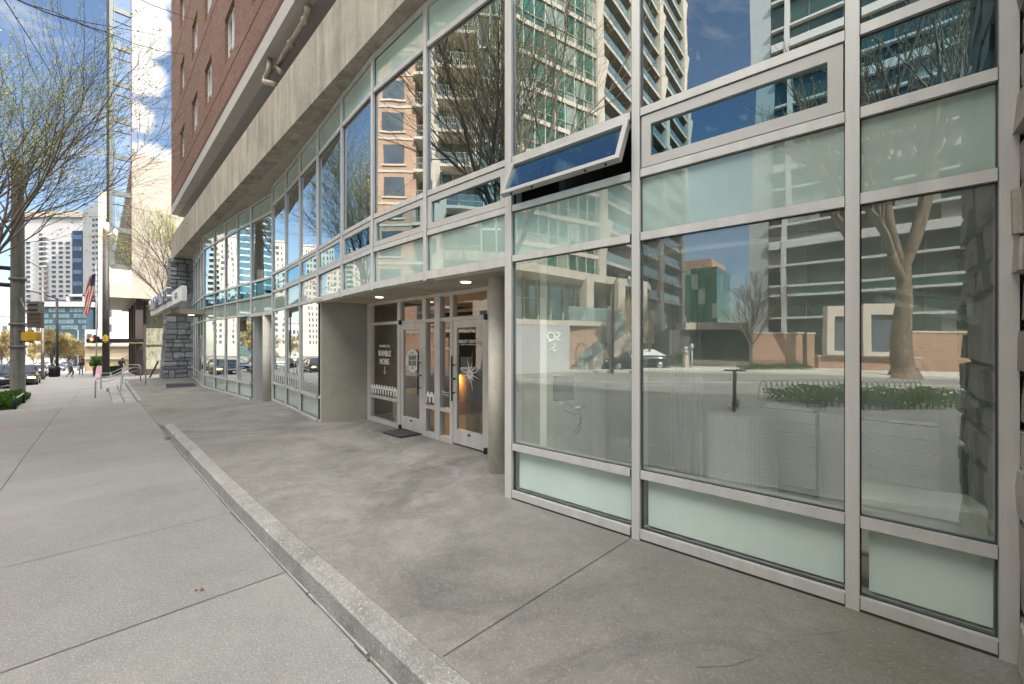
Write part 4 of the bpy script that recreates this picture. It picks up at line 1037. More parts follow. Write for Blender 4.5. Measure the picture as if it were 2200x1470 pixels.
# --- cream tower behind it
ct = build('cream_tower', 'narrow cream tower edge rising behind the dark signal pole', SD(128, 4), z=-5)
m = MB(); blk(m, 128, 150, .05, 16, -7, 33.0); m.build('wall', cream_clad, ct)
for k in range(9):
    w_ = MB(); blk(w_, 127.9, 128.05, 1.25, 2.2, -1+3.3*k, .6+3.3*k); w_.build('window', win_dark, ct)
# --- hotel
def px(u, y): return (u-1100)/F*y
def pz(v, y): return (735-v)/F*y
def wall_px(mb, u0, u1, v0, v1, y, th=20, mi=0, bottom=None):
    z0 = bottom if bottom is not None else pz(v1, y); mb.hexa([(px(u0, y), y, z0), (px(u1, y), y, z0), (px(u1, y), y+th, z0), (px(u0, y), y+th, z0), (px(u0, y), y, pz(v0, y)), (px(u1, y), y, pz(v0, y)), (px(u1, y), y+th, pz(v0, y)), (px(u0, y), y+th, pz(v0, y))], mi)
Yh = 260
ht = build('hotel_tower', 'tall white hotel tower with paired square windows and a dark blue glass strip', (px(110, Yh), Yh), z=-9)
m = MB(); wall_px(m, 43, 155, 459, 0, Yh, 30, 0, -10); wall_px(m, 153, 180, 459, 0, Yh+.2, 30, 0, -10); m.build('wall', white_clad, ht)
m = MB(); wall_px(m, 43, 180, 452, 466, Yh-1, 30); m.build('roof_parapet', cream_clad, ht)
m = MB(); y0 = Yh-8; m.hexa([(px(178, y0), y0, -10), (px(216, y0-22), y0-22, -10), (px(216, y0-22), y0+20, -10), (px(178, y0), y0+20, -10), (px(178, y0), y0, pz(452, y0)), (px(216, y0-22), y0-22, pz(430, y0-22)), (px(216, y0-22), y0+20, pz(430, y0-22)), (px(178, y0), y0+20, pz(452, y0))]); m.build('side_wing', grey_clad, ht)  # the shade on this side is put into its grey colour
wg = MB(); wall_px(wg, 155.5, 176.5, 496, 632, Yh-.3, 1); wg.build('glass_strip', M('blue_strip', (.035, .05, .105), .2, 0, .2, .1), ht)
for k in range(5):
    w_ = MB(); v = 505+25*k; wall_px(w_, 156.5, 175.5, v, v+9, Yh-.5, .4); w_.build('strip_window', M('strip_pane', (.10, .17, .24), .15, 0, .2, .3), ht)
wpro = None
for i, u in enumerate((60, 115, 130, 145)):
    for k in range(17):
        v = 522+10.35*k
        if v > 640 and u > 70: continue
        mm = MB()
        for sg in (-1, 1): wall_px(mm, u+sg*2.15-1.8, u+sg*2.15+1.8, v-2.3, v+2.3, Yh-.25, .3)
        mm.build('window', win_dark, ht)
m = MB(); wall_px(m, 83, 98.5, 500, 648, Yh-.1, .3); m.build('balcony_recess', grey_clad, ht)
for k in range(13):
    mm = MB(); v = 507+10.6*k; wall_px(mm, 83, 98.5, v, v+3, Yh-1.5, 1.3); wall_px(mm, 84, 90, v-5, v, Yh-.4, .2, 1); mm.build('balcony', [white_clad, win_dark], ht)
for k in range(14):
    mm = MB(); v = 470+12*k; wall_px(mm, 198, 201, v, v+5, y0-15.8, .5); wall_px(mm, 205, 208, v-1, v+4, y0-19.5, .5); mm.build('window', win_dark, ht)
# --- office, navy block, shops, tan building, far towers
Yo = 228
of = build('office_block', 'dark blue glass office block with a white roof band and a rooftop frame', (px(140, Yo), Yo), z=-9)
m = MB(); wall_px(m, 94, 186, 659, 0, Yo, 25, 0, -9); m.build('glass_wall', M('office_glass', (.045, .075, .10), .15, 0, .2, .1), of)
m = MB(); wall_px(m, 93, 187, 648, 659, Yo-.8, 26); wall_px(m, 94, 190, 644, 648, Yo+4, 20, 1); m.build('roof_band', [white_clad, navy_clad], of)
m = MB(); wall_px(m, 142, 147, 633, 647, Yo+3, 8); wall_px(m, 177, 182, 633, 647, Yo+3, 8); wall_px(m, 142, 182, 632, 637, Yo+3, 8); wall_px(m, 147, 177, 637, 647, Yo+8, 3, 1); m.build('rooftop_frame', [white_clad, grey_clad], of)
for r in range(4):
    for k in range(10):
        if (r*7+k*3) % 5 == 0: continue
        mm = MB(); wall_px(mm, 95.5+9*k, 103+9*k, 662.5+12.2*r, 671+12.2*r, Yo-.2, .2); mm.build('window', M('office_pane', (.12, .19, .22), .12, 0, .25, .2), of)
nb = build('navy_block', 'windowless dark navy block behind the hanging flag', (px(202, 240), 240), z=-9); m = MB(); wall_px(m, 186, 222, 645, 0, 240, 30, 0, -9); m.build('wall', navy_clad, nb)
m = MB(); wall_px(m, 186, 222, 643, 646, 239, 31); m.build('roof', grey_clad, nb)
tb = build('tan_shop', 'low tan stucco building with sunlit side beyond the crossing', (px(235, 68), 68), z=-4.2)
m = MB(); wall_px(m, 182, 330, 742, 0, 68, 20, 0, -5); m.build('wall', tan_wall, tb)
m = MB(); wall_px(m, 181, 330, 741, 744.5, 67.7, 20.5); wall_px(m, 181, 330, 770, 772, 67.8, .3); m.build('roof_coping', cream_clad, tb)
m = MB(); wall_px(m, 186, 200, 783, 799, 67.9, .2); m.build('door', M('tan_door', (.38, .26, .13), .7, 0, .1), tb)
m = MB(); wall_px(m, 240, 260, 736, 742, 70, 3); m.build('rooftop_unit', white_clad, tb)
wb = build('white_annex', 'small white annex with a dark vent above the tan building', (px(192, 90), 90), z=-5)
m = MB(); wall_px(m, 182, 212, 708, 0, 90, 10, 0, -5.5); m.build('wall', white_clad, wb); m = MB(); wall_px(m, 187, 196, 718, 726, 89.9, .2); m.build('window', win_dark, wb)
sh = build('corner_shop', 'dark corner shop with red awning stripes far down the street', (px(169, 105), 105), z=-5.4)
m = MB(); wall_px(m, 157, 182, 742, 0, 105, 15, 0, -6); m.build('wall', M('shop_dark', (.05, .05, .06), .7, 0, .2, .5), sh)
for v in (747, 755, 763):
    m = MB(); wall_px(m, 157, 182, v, v+3, 104.6, .5); m.build('awning', M('awning_red', (.34, .05, .05), .7, 0, .1) if v != 747 else white_clad, sh)
for nm, lab, us_, v0, y, mt in (('apartment_block', 'distant white apartment block left of the tall signal pole', (-4, 14), 676, 330, white_clad), ('apartment_block', 'distant dark apartment block with white balconies behind the signal pole', (22, 34), 659, 300, grey_clad), ('apartment_block', 'distant pale block glimpsed between the signal pole and the sign box', (46, 60), 661, 290, cream_clad)):
    b_ = build(nm, lab, (px(us_[0], y), y), z=-9); m = MB(); wall_px(m, us_[0], us_[1], v0, 0, y, 20, 0, -10); m.build('wall', mt, b_)
    for k in range(5):
        mm = MB(); wall_px(mm, us_[0]+1, us_[1]-1, v0+6+10*k, v0+9+10*k, y-.6, .5); mm.build('balcony', win_dark if mt is not grey_clad else white_clad, b_)
# --- towers out of frame to the left, seen mirrored in the far windows
def tower(name, label, p, q, z1, zfl, mats, bal=None, z0=-4, depth=18, win=None, cols=6):
    a, n, L_ = face(p, q); t = build(name, label, along(p, a, L_/2), z=z0); m = MB(); fbar(m, p, a, n, 0, L_, -depth, 0, z0-4, z1); m.build('wall', mats[0], t)
    k = 0; z = z0+3
    if win == .5: zfl0, zfl = zfl, zfl

    while z < z1-2:
        if win:
            mm = MB()
            for c_ in range(cols):
                x = L_*(c_+.5)/cols; fbar(mm, p, a, n, x-L_/cols*win, x+L_/cols*win, -.2, .06, z, z+zfl*(.55 if win < .5 else .22))
            w_ = mm.build('window_row', mats[1], t); w_['kind'] = 'stuff'
        if bal:
            mm = MB(); fbar(mm, p, a, n, L_*bal[0], L_*bal[1], 0, 1.6, z-.25, z); fbar(mm, p, a, n, L_*bal[0], L_*bal[1], 1.45, 1.55, z, z+1.0, 1); fbar(mm, p, a, n, L_*bal[0], L_*bal[1], -.1, .05, z+1, z+zfl-.3, 2)
            mm.build('balcony', [white_clad, rail_glass, dark_rec], t)
        z += zfl
    m = MB(); fbar(m, p, a, n, -.3, L_+.3, -depth-.2, .3, z1, z1+1); m.build('roof', grey_clad, t)
    return t
tower('apartment_tower', 'cream balcony apartment tower reflected in the far shop windows', (-238, 146), (-244.7, 133.4), 59, 3.1, (cream_clad, win_dark), bal=(.0, .36), win=.16, cols=5)
tower('glass_tower', 'teal glass tower reflected in the far shop windows', (-242.5, 130.4), (-258, 91), 105, 3.8, (teal_city, M('band_pale', (.36, .42, .42), .6, 0, .2, .1)), win=.5, z0=-4, bal=None, cols=1)
tower('apartment_tower', 'beige ribbed apartment tower reflected in the middle windows', (-208.8, 155), (-216, 144), 54, 3.2, (beige_clad, win_dark), win=.2, cols=7)
tower('civic_building', 'white low civic building reflected in the middle windows', (-173.3, 154.4), (-184, 140.8), 9, 3.4, (white_clad, win_dark), win=.3, cols=9, z0=-6)
# --- green glass tower with beige fins, straight across the street
A, C = (-34.6, -1.8), (-38.65, -10.5); D_ = (-62.2, -35.5)
gt = build('green_tower', 'green glass tower with white floor bands and flared beige columns across the street', A)
a, n, L1 = face(A, C); TOP = 62
m = MB(); fbar(m, A, a, n, -2, L1, -20, 0, 3, TOP); m.build('glass_wall', green_glass, gt)
for k in range(19):
    z = 6.1+3.05*k; mm = MB(); fbar(mm, A, a, n, -2, L1, 0, .16, z-.22, z+.2); fbar(mm, A, a, n, -2, L1, 0, .09, z+.95, z+1.0); mm.build('floor_band', beige_clad, gt)
for k in range(9):
    mm = MB(); x = -2+(L1+2)*(k+.5)/9; fbar(mm, A, a, n, x-.04, x+.04, 0, .12, 3, TOP); mm.build('mullion', white_clad, gt)
a2, n2, L2 = face(C, D_)
m = MB(); fbar(m, C, a2, n2, .2, L2, -16, -2.2, 3, TOP); m.build('recess_wall', green_glass, gt)
for k in range(19):
    z = 6.1+3.05*k; mm = MB(); fbar(mm, C, a2, n2, 0, L2, -2.6, 0, z-.28, z, 0); fbar(mm, C, a2, n2, 0, L2, -.02, .03, z-.34, z+.06, 1); mm.build('balcony_slab', [M('balcony_soffit', (.26, .24, .20), .9, 0, .1, .6), beige_clad], gt)
    mm = MB(); fbar(mm, C, a2, n2, .4, L2, -.1, -.04, z+.1, z+1.1); mm.build('balustrade', rail_glass, gt)
for kx in (0, 9.97, 20.7, 32.0):
    mm = MB(); fbar(mm, C, a2, n2, kx-.2, kx+1.35, -2.4, .25, -2, TOP)
    for k in range(7):
        z = 4+9.15*k; b0, b1 = along(C, a2, kx+1.35), along(C, a2, kx+2.5)
        pts = []
        for o in (-1.4, .2):
            w0, w1 = along(C, a2, kx+1.3, n2, o), along(C, a2, kx+2.7, n2, o); pts.append([(*w0, z-4.2), (*w0, z), (*w1, z)])
        mm.add(pts[0]+pts[1], [(0, 1, 2), (5, 4, 3), (0, 3, 4, 1), (1, 4, 5, 2), (2, 5, 3, 0)])
    mm.build('column', beige_clad, gt)
# podium: slab, set-back glazing, terrace, retaining wall, stair
pd = build('podium', 'beige podium with terrace stair and brick retaining walls below the green tower', (-25, -4))
P0, P1, P2, P3 = (-21.6, 2.6), (-22.84, .61), (-27.0, -6.16), (-31.0, -12.6)
m = MB(); m.prism([(-21, 7), P0, P1, P2, P3, (-33.5, -14.2), (-38, -13), (-48, 4), (-36, 8)], 4.75, 5.35); m.build('podium_slab', beige_clad, pd)
m = MB(); g0, g1 = (-25.2, 3.5), (-29.6, -6.6); a, n, L_ = face(g0, g1); fbar(m, g0, a, n, 0, L_, -.2, 0, 1.5, 4.75); m.build('podium_glazing', green_glass, pd)
for k in range(9):
    mm = MB(); x = L_*(k+.3)/9; fbar(mm, g0, a, n, x-.05, x+.05, 0, .12, 1.5, 4.75); mm.build('mullion', white_clad, pd)
mm = MB(); fbar(mm, g0, a, n, 0, L_, 0, .1, 3.3, 3.4); mm.build('transom', white_clad, pd)
m = MB(); m.prism([(-21.2, 6), (-22.0, 1.6), (-22.6, -.6), (-23.2, -2.7), (-24.9, -5.6), (-27, -9.6), (-28.2, -11.5), (-42, -6), (-36, 7)], 1.15, 1.5); m.build('terrace_slab', beige_clad, pd)
w0, w1 = (-22.0, 1.7), (-23.2, -2.7); a, n, L_ = face(w0, w1); m = MB(); fbar(m, w0, a, n, 0, L_, -.4, 0, -2.2, 1.15); m.build('sign_wall', grey_clad, pd)
cc = along(w0, a, L_*.72, n, .03); text('SQ', .85, white_vinyl, pd, 'wall_lettering', (*cc, .35), (-a[0]*-1, -a[1]*-1, 0) if False else (n[1]*-1, n[0], 0), (0, 0, 1), extrude=.03); text('5', .75, white_vinyl, pd, 'wall_lettering', (*cc, -.40), (n[1]*-1, n[0], 0), (0, 0, 1), extrude=.03)
r0, r1 = (-24.0, -3.4), (-27.9, -11.6); a, n, L_ = face(r0, r1); m = MB(); fbar(m, r0, a, n, -.6, L_*.62, -.4, 0, -2.2, 1.15); fbar(m, r0, a, n, L_*.62, L_, -.4, 0, -.25, 1.15); m.build('retaining_wall', brick_orange, pd)
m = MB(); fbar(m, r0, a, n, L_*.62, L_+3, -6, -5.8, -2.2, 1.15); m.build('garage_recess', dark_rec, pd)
m = MB(); fbar(m, r0, a, n, -.7, L_, -.1, .06, 1.5, 2.5); m.build('terrace_balustrade', rail_glass, pd)
for x in (1.6, 5.0, 8.2):
    mm = MB(); c0 = along(r0, a, x, n, -.6); c1 = along(r0, a, x+.75, n, -.6); p_ = [(*c0, 1.5), (*c1, 1.5), (*along(c1, n, -.8), 1.5), (*along(c0, n, -.8), 1.5), (*c0, 4.9), (*c1, 4.9), (*along(c1, n, -.8), 3.9), (*along(c0, n, -.8), 3.9)]
    mm.hexa(p_); mm.build('column', beige_clad, pd)
m = MB(); t0, t1 = (-25.0, -8.2), (-22.7, -3.2); k = 18
for i in range(k):
    p_, q_ = (lerp(t1[0], t0[0], i/k), lerp(t1[1], t0[1], i/k)), (lerp(t1[0], t0[0], (i+1)/k), lerp(t1[1], t0[1], (i+1)/k)); aa, nn, _l = face(p_, q_); m.bar(p_, q_, nn, -1.9, 0, -2.2, -2+3.4*(i+1)/k)
m.build('stair', beige_clad, pd)
m = MB(); aa, nn, _l = face(t1, t0); m.hexa([(*along(t1, nn, .02), -2), (*along(t0, nn, .02), 1.4), (*along(t0, nn, -.03), 1.4), (*along(t1, nn, -.03), -2), (*along(t1, nn, .02), -.95), (*along(t0, nn, .02), 2.45), (*along(t0, nn, -.03), 2.45), (*along(t1, nn, -.03), -.95)]); m.build('stair_balustrade', rail_glass, pd)
# --- brick and balcony tower north of it
p_, q_ = (-35.8, 17.6), (-35.8, 3.4); a, n, L_ = face(p_, q_)
bt = build('brick_tower', 'orange brick apartment tower with stacked projecting balconies across the street', along(p_, a, 6))
m = MB(); fbar(m, p_, a, n, 0, 4.6, -14, .4, -3, 44); m.build('brick_wing', brick_orange, bt)
m = MB(); fbar(m, p_, a, n, 4.6, 7.6, -14, -1.6, -3, 44); m.build('recess_wall', dark_rec, bt)
m = MB(); fbar(m, p_, a, n, 7.6, 9.6, -14, .3, -3, 48); m.build('pale_pier', beige_clad, bt)
m = MB(); fbar(m, p_, a, n, 9.6, L_+1.5, -14, -.2, -3, 48); m.build('glass_wall', green_glass, bt)
for k in range(14):
    z = 1.2+3.05*k; mm = MB(); fbar(mm, p_, a, n, 9.7, 13.0, -.3, 1.9, z-.28, z); fbar(mm, p_, a, n, 4.4, 7.6, -1.6, .9, z-.28, z); mm.build('balcony_slab', beige_clad, bt)
    mm = MB()
    for x in [9.75+.16*i for i in range(21)]: c_ = along(p_, a, x, n, 1.85); mm.tube([(*c_, z), (*c_, z+1.05)], .012, 3, 0, False, False)
    for x0, x1, o in ((9.7, 13.0, 1.85), (4.4, 7.6, .85)):
        for zz in (.5, 1.05): mm.tube([(*along(p_, a, x0, n, o), z+zz), (*along(p_, a, x1, n, o), z+zz)], .022, 4)
    for x in [4.5+.2*i for i in range(16)]: c_ = along(p_, a, x, n, .85); mm.tube([(*c_, z), (*c_, z+1.05)], .012, 3, 0, False, False)
    mm.build('balcony_rail', white_clad, bt)
    mm = MB(); fbar(mm, p_, a, n, 1.5, 3.4, .3, .44, z+.6, z+2.4); mm.build('window', win_dark, bt)
    mm = MB(); fbar(mm, p_, a, n, 1.3, 3.6, .4, .5, z+.42, z+.6); fbar(mm, p_, a, n, 0, 4.6, .4, .46, z-.2, z+.02); mm.build('sill_band', beige_clad, bt)
    mm = MB(); fbar(mm, p_, a, n, 9.6, L_+1.5, -.2, 0, z-.1, z+.12); mm.build('floor_band', white_clad, bt)
    mm = MB(); fbar(mm, p_, a, n, 8.3, 9.0, .28, .33, z+.7, z+2.0); mm.build('window', win_dark, bt)
for x in (10.8, 13.2, 14.6, 15.6):
    mm = MB(); fbar(mm, p_, a, n, x-.06, x+.06, -.2, 0, -2, 48); mm.build('mullion', white_clad, bt)
# --- banded office to the right behind the brick wall
p_, q_ = (-31.3, -23.4), (-12.5, -40.0); a, n, L_ = face(p_, q_)
bo = build('banded_office', 'dark green glass office with white horizontal sunshade bands behind the brick wall', along(p_, a, 8))
m = MB(); fbar(m, p_, a, n, 0, L_, -18, 0, -3, 46); m.build('glass_wall', band_glass, bo)
m = MB(); fbar(m, p_, a, n, -.1, 1.5, -18, .1, -3, 46); m.build('end_pier', M('band_pier', (.30, .33, .35), .6, 0, .05), bo)
m = MB(); fbar(m, p_, a, n, 2.6, 3.0, 0, .5, -3, 46); m.build('white_fin', white_clad, bo)
zz = []
for k in range(7):
    b0 = 8.8+6.2*k; zz += [(b0, .36), (b0-1.95, .1), (b0+1.7, .1)]
zz += [(4.95, .1), (4.1, .1), (2.05, .1)]
for z, h in zz:
    mm = MB(); fbar(mm, p_, a, n, 1.6, L_, 0, .45, z-h, z+h); mm.build('sunshade_band', white_clad, bo)
m = MB(); fbar(m, p_, a, n, 1.6, L_, 0, .06, 4.2, 4.85); m.build('lit_strip', M('lit_strip_glass', (.10, .24, .20), .2, 0, .2, .4), bo)
for x in [4.5+2.6*i for i in range(10)]:
    mm = MB(); fbar(mm, p_, a, n, x-.03, x+.03, 0, .08, -2, 46); mm.build('mullion', metal_grey, bo)
# --- orange brick building further back, dark garage shade between
ob = build('brick_office', 'distant orange brick office with a green glass corner', (-74, -46))
for nm, pp_, qq_, mt, z1 in (('wall', (-81, -37), (-70.5, -46.5), brick_orange, 16.4), ('glass_corner', (-74.5, -42.6), (-69.6, -47.1), green_glass, 14.6)):
    a, n, L_ = face(pp_, qq_); m = MB(); fbar(m, pp_, a, n, 0, L_, -12, 0 if nm == 'wall' else .3, -3, z1); m.build(nm, mt, ob)
a, n, L_ = face((-81, -37), (-70.5, -46.5))
for z in (2.5, 6.2, 9.9, 13.0):
    m = MB(); fbar(m, (-81, -37), a, n, 0, L_, 0, .4, z, z+.6); m.build('floor_band', beige_clad, ob)
pk = build('parking_deck', 'low parking deck with a beige canopy band between the towers', (-38, -24))
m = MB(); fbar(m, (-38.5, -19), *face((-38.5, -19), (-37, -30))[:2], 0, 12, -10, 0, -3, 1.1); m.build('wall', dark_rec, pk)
m = MB(); fbar(m, (-37.6, -20.5), *face((-37.6, -20.5), (-36, -29))[:2], 0, 9, -3, 0, 1.1, 1.9); m.build('canopy_band', beige_clad, pk)
# --- brick garden walls with stone copings and the white gate surround
def gwall(p, q, z1, lab, name='brick_wall', mt=brick_pale):
    a, n, L_ = face(p, q); t = thing(name, lab, 'wall', (*along(p, a, L_/2), -2)); m = MB(); fbar(m, p, a, n, 0, L_, -.3, 0, -2.3, z1); m.build('wall_body', mt, t)
    m = MB(); fbar(m, p, a, n, -.05, L_+.05, -.35, .05, z1, z1+.12); m.build('coping', beige_clad, t)
gwall((-20.2, -14.6), (-19.75, -18.1), .42, 'pale brick garden wall across the street left of the gate'); gwall((-19.7, -18.4), (-19.65, -18.95), .38, 'short brick pier of the garden wall beside the gate')
gwall((-19.4, -19.0), (-19.0, -23.3), -1.15, 'low brick plinth below the white gate surround'); gwall((-20.8, -23.4), (-20.2, -31), .5, 'pale brick garden wall behind the big tree')
gs = thing('gate_surround', 'white concrete gate surround on the brick plinth', 'gate', (-18.8, -20.3, -1.1)); a, n, L_ = face((-18.95, -19.2), (-18.6, -22)); m = MB()
for x0, x1, z0, z1 in ((0, .5, -1.0, 2.25), (2.2, 2.7, -1.0, 2.25), (.5, 2.2, 1.55, 2.25), (.5, 2.2, -1.0, -.75)): fbar(m, (-18.95, -19.2), a, n, x0, x1, -.4, 0, z0, z1)
m.build('surround', beige_clad, gs); m = MB(); fbar(m, (-18.95, -19.2), a, n, .5, 2.2, -.35, -.3, -.75, 1.55); m.build('gate_panel', win_dark, gs)
# ------------------------------------------------------------------ trees
bark = M('bark_dark', (.15, .125, .10), .9, 0, .3, 6, .4, 30); bark_syc = mat_concrete('sycamore_bark', (.13, .10, .072), (.26, .19, .13), .8, .5, 9, 1.8, dark=(.055, .045, .036), bmp=.9, streak=(5, 5, .7))
twig_m = M('twig', (.15, .12, .095), .9, 0, .2, 5); twig_y = M('twig_budding', (.36, .27, .16), .9, 0, .3, 2)
leaf_g = mat_leaf('spring_leaf', (.42, .47, .09)); leaf_y = mat_leaf('budding_leaf', (.52, .43, .20)); leaf_d = mat_leaf('shrub_leaf', (.06, .12, .025)); leaf_h = mat_leaf('hedge_leaf', (.11, .20, .035))
def make_tree(name, label, base, h, r, seed, kids_n=(5, 5, 5, 5), first=.25, spread=42, leaves=4, lsize=.07, lm=None, tw=None, bk=None, ratio=.62, lean=(0, 0), droop=0., minr=.006, group=None, tfrac=.42, l1=1., rk=.62):
    rd = random.Random(seed); lm = lm or leaf_g; tw = tw or twig_m; bk = bk or bark
    t = thing(name, label, 'tree', base, group); big, fine = MB(), MB(); ends = []
    NL = len(kids_n)
    def grow(p, d, L_, rad, lev):
        k = 6 if lev == 0 else (5 if lev < 3 else 3); pts = [p]; dirs = [d]; dd = d.copy()
        for i in range(k):
            j = .10 if lev == 0 else .2
            dd = (dd+Vector((rd.uniform(-j, j), rd.uniform(-j, j), rd.uniform(-j, j)+(.06 if lev else .04)-droop*lev*.04))).normalized()
            p = p+dd*(L_/k); pts.append(p); dirs.append(dd)
        endr = rad*(.45 if lev else .5); rr = [max(minr*.6, lerp(rad, endr, i/k)) for i in range(k+1)]
        mb = big if lev <= 1 else fine
        mb.tube(pts, rr, (10 if lev == 0 else 6 if lev == 1 else 4 if lev == 2 else 3), 0, False)
        if lev >= NL:
            ends.append(pts); return
        n_ = kids_n[lev]; 
        for c in range(n_):
            t_ = lerp(first if lev == 0 else .25, 1., (c+rd.uniform(.3, .9))/n_); x = min(t_*k, k-.001); i = int(x); q = pts[i].lerp(pts[i+1], x-i); b = dirs[i]
            az = c*2.4+rd.uniform(-.5, .5); side_ = b.orthogonal().normalized(); side_.rotate(__import__('mathutils').Quaternion(b, az)); an = R(spread*rd.uniform(.7, 1.3)*(1.-.25*t_))
            nd_ = (b*math.cos(an)+side_*math.sin(an)).normalized(); nd_.z += .12*(1-droop); nd_.normalize()
            grow(q, nd_, L_*ratio*(l1 if lev == 0 else 1)*rd.uniform(.75, 1.2)*(1.15-.35*t_), max(minr, lerp(rad, endr, t_)*(rk if lev < 2 else .62)), lev+1)
        if lev > 0 or True: grow(pts[-1], dirs[-1], L_*ratio*(l1 if lev == 0 else 1)*.8, max(minr, endr*.95), lev+1)
    d0 = Vector((lean[0], lean[1], 1)).normalized()
    grow(Vector((0, 0, -.1)), d0, h*tfrac, r, 0)
    big.tube([(0, 0, -.15), (0, 0, .1), (0, 0, .45)], [r*1.5, r*1.25, r], 10, 0, False)
    o = part(big, 'trunk', bk, t)
    lf = MB()
    if leaves:
        for pts in ends:
            for i in range(leaves):
                j = rd.randrange(1, len(pts)); c = pts[j]+Vector((rd.uniform(-1, 1), rd.uniform(-1, 1), rd.uniform(-1, 1)))*.07
                s = lsize*rd.uniform(.6, 1.3); u_ = Vector((rd.uniform(-1, 1), rd.uniform(-1, 1), rd.uniform(-1, 1))).normalized(); v_ = u_.orthogonal().normalized()
                lf.add([c-u_*s, c-v_*s*.45, c+u_*s, c+v_*s*.45], [(0, 1, 2, 3)], 1)
    fine.add(lf.v, lf.f, 1) if lf.v else None
    part(fine, 'crown', [tw, lm], t)
    return t
def gb(x, y, off=0.):
    s = x*T[0]+y*T[1]; d = x*N[0]+y*N[1]; return (x, y, H(s)+off)
make_tree('street_tree', 'leafing street tree with long arching limbs beside the tall signal pole', gb(-21.9, 17.6), 15.5, .16, 11, (9, 7, 6, 5), .70, 40, 4, .045, leaf_g, ratio=.66, lean=(.05, -.02), l1=1.6)
make_tree('street_tree', 'leafing street tree near the kerb opposite the entrance, reflected in upper windows', gb(-11.0, 3.2), 19, .25, 23, (9, 7, 6, 6), .45, 38, 2, .036, leaf_g, ratio=.66, l1=1.15)
make_tree('street_tree', 'thin young tree spreading in front of the pale stone wall by the pier', gb(-26.6, 33.0), 18.5, .15, 5, (10, 7, 6, 5), .25, 36, 3, .045, leaf_g, lean=(-.10, .02), ratio=.60)
sy = make_tree('sycamore', 'thick trunked sycamore across the street in front of the banded office', gb(-15.8, -18.4), 14.5, .58, 8, (3, 5, 5, 5), .80, 24, 2, .07, leaf_g, bk=bark_syc, ratio=.68, minr=.008, l1=2.3, rk=.85)
for (x, y, h, sd_, lab) in ((-19.4, -13.9, 8.5, 31, 'bare upright tree in front of the pale brick wall'), (-20.7, -6.2, 6.5, 32, 'small bare tree beside the podium stair'), (-21.2, -4.9, 5.5, 33, 'smallest bare tree at the foot of the podium stair'), (-22.2, -8.4, 6, 36, 'bare tree by the garage opening')):
    make_tree('bare_tree', lab, gb(x, y), h, .10, sd_, (7, 5, 5, 4), .2, 30, 0, tw=twig_y if sd_ in (32,) else twig_m, ratio=.62, minr=.008)
for i, (x, y, h, sd_, lab) in enumerate(((px(112, 49), 49, 7.0, 41, 'budding orange-brown tree behind the black lamp pole'), (px(150, 62), 62, 7.5, 42, 'budding tree behind the two standing men'), (px(4, 58), 58, 8.5, 43, 'yellow budding tree at the left edge beyond the road'), (px(75, 90), 90, 8, 44, 'pale budding tree far down the road'), (px(200, 100), 100, 10, 45, 'rounded budding tree above the white annex'), (px(20, 95), 95, 9, 46, 'dull green tree far beyond the road at the left'))):
    make_tree('budding_tree', lab, (x, y, H(x*T[0]+y*T[1])), h, .14, sd_, (7, 6, 5, 4), .18, 40, 2, .10, leaf_y if i != 5 else leaf_d, tw=twig_y, ratio=.62, minr=.018, bk=bark)
tp = None
for i, (s_, d_) in enumerate(((50.5, -18.2), (57, -18.5), (64, -18.8), (75, -19))):
    x, y, _ = SD(s_, d_); make_tree('street_tree', ['leafing tree on the far kerb behind the parked white van', 'leafing tree second along the far kerb', 'leafing tree third along the far kerb', 'leafing tree last along the far kerb'][i], (x, y, H(s_)), 9, .16, 60+i, (6, 6, 5, 4), .25, 40, 4, .10, leaf_g if i < 2 else leaf_y, ratio=.62, minr=.012)

# ------------------------------------------------------------------ hedges and planters
def hedge(name, label, pts_sd, h, seed, lm=leaf_d, dens=420, size=.055, fence=False, posts=None, cat='hedge'):
    rd = random.Random(seed); (s0, s1, d0, d1) = pts_sd; c = SD((s0+s1)/2, (d0+d1)/2); t = thing(name, label, cat, (c[0], c[1], H((s0+s1)/2)))
    m = MB(); n_ = int((s1-s0)*(d1-d0)*dens)+200
    for i in range(n_):
        s, d = rd.uniform(s0, s1), rd.uniform(d0, d1); e = min(1, min(s-s0, s1-s, d-d0, d1-d)/.25); z = H(s)+rd.random()**.6*h*(.55+.45*e)*(.85+.3*math.sin(s*5+d*3)*.5)
        x, y, _ = SD(s, d); u_ = Vector((rd.uniform(-1, 1), rd.uniform(-1, 1), rd.uniform(-.4, .8))).normalized(); v_ = u_.orthogonal().normalized(); sz = size*rd.uniform(.6, 1.4); q = Vector((x, y, z))
        m.add([q-u_*sz, q-v_*sz*.6, q+u_*sz, q+v_*sz*.6], [(0, 1, 2, 3)])
    m.build('foliage', lm, t)
    m = MB(); strip(m, [s0, s1], lambda s: d0, lambda s: d1, lambda s, d: H(s)+.03, 2); m.build('soil_bed', earth, t)
    if fence:
        m = MB(); x = s0
        while x < s1:
            for o in (0, .17):
                pts = [SD(x+o+.34*k/8, d1, H(x)+.62*math.sin(math.pi*k/8)**.6) for k in range(9)]; m.tube(pts, .007, 4, 0, False)
            x += .34
        m.build('hoop_fence', M('hoop_paint', (.03, .03, .03), .9, 0, 0, spec=.1), t)
    return t
pl1 = hedge('planter', 'green groundcover planter with black post rail at the foot of the signal pole', (23.0, 28.5, -3.5, -2.15), .42, 3, leaf_d, 900, .06, cat='planter')
for s_ in (23.05, 25.6): m = MB(); c = SD(s_, -2.1); m.tube([(c[0], c[1], H(s_)), (c[0], c[1], H(s_)+.48)], .045, 8); m.build('rail_post', black_metal, pl1)
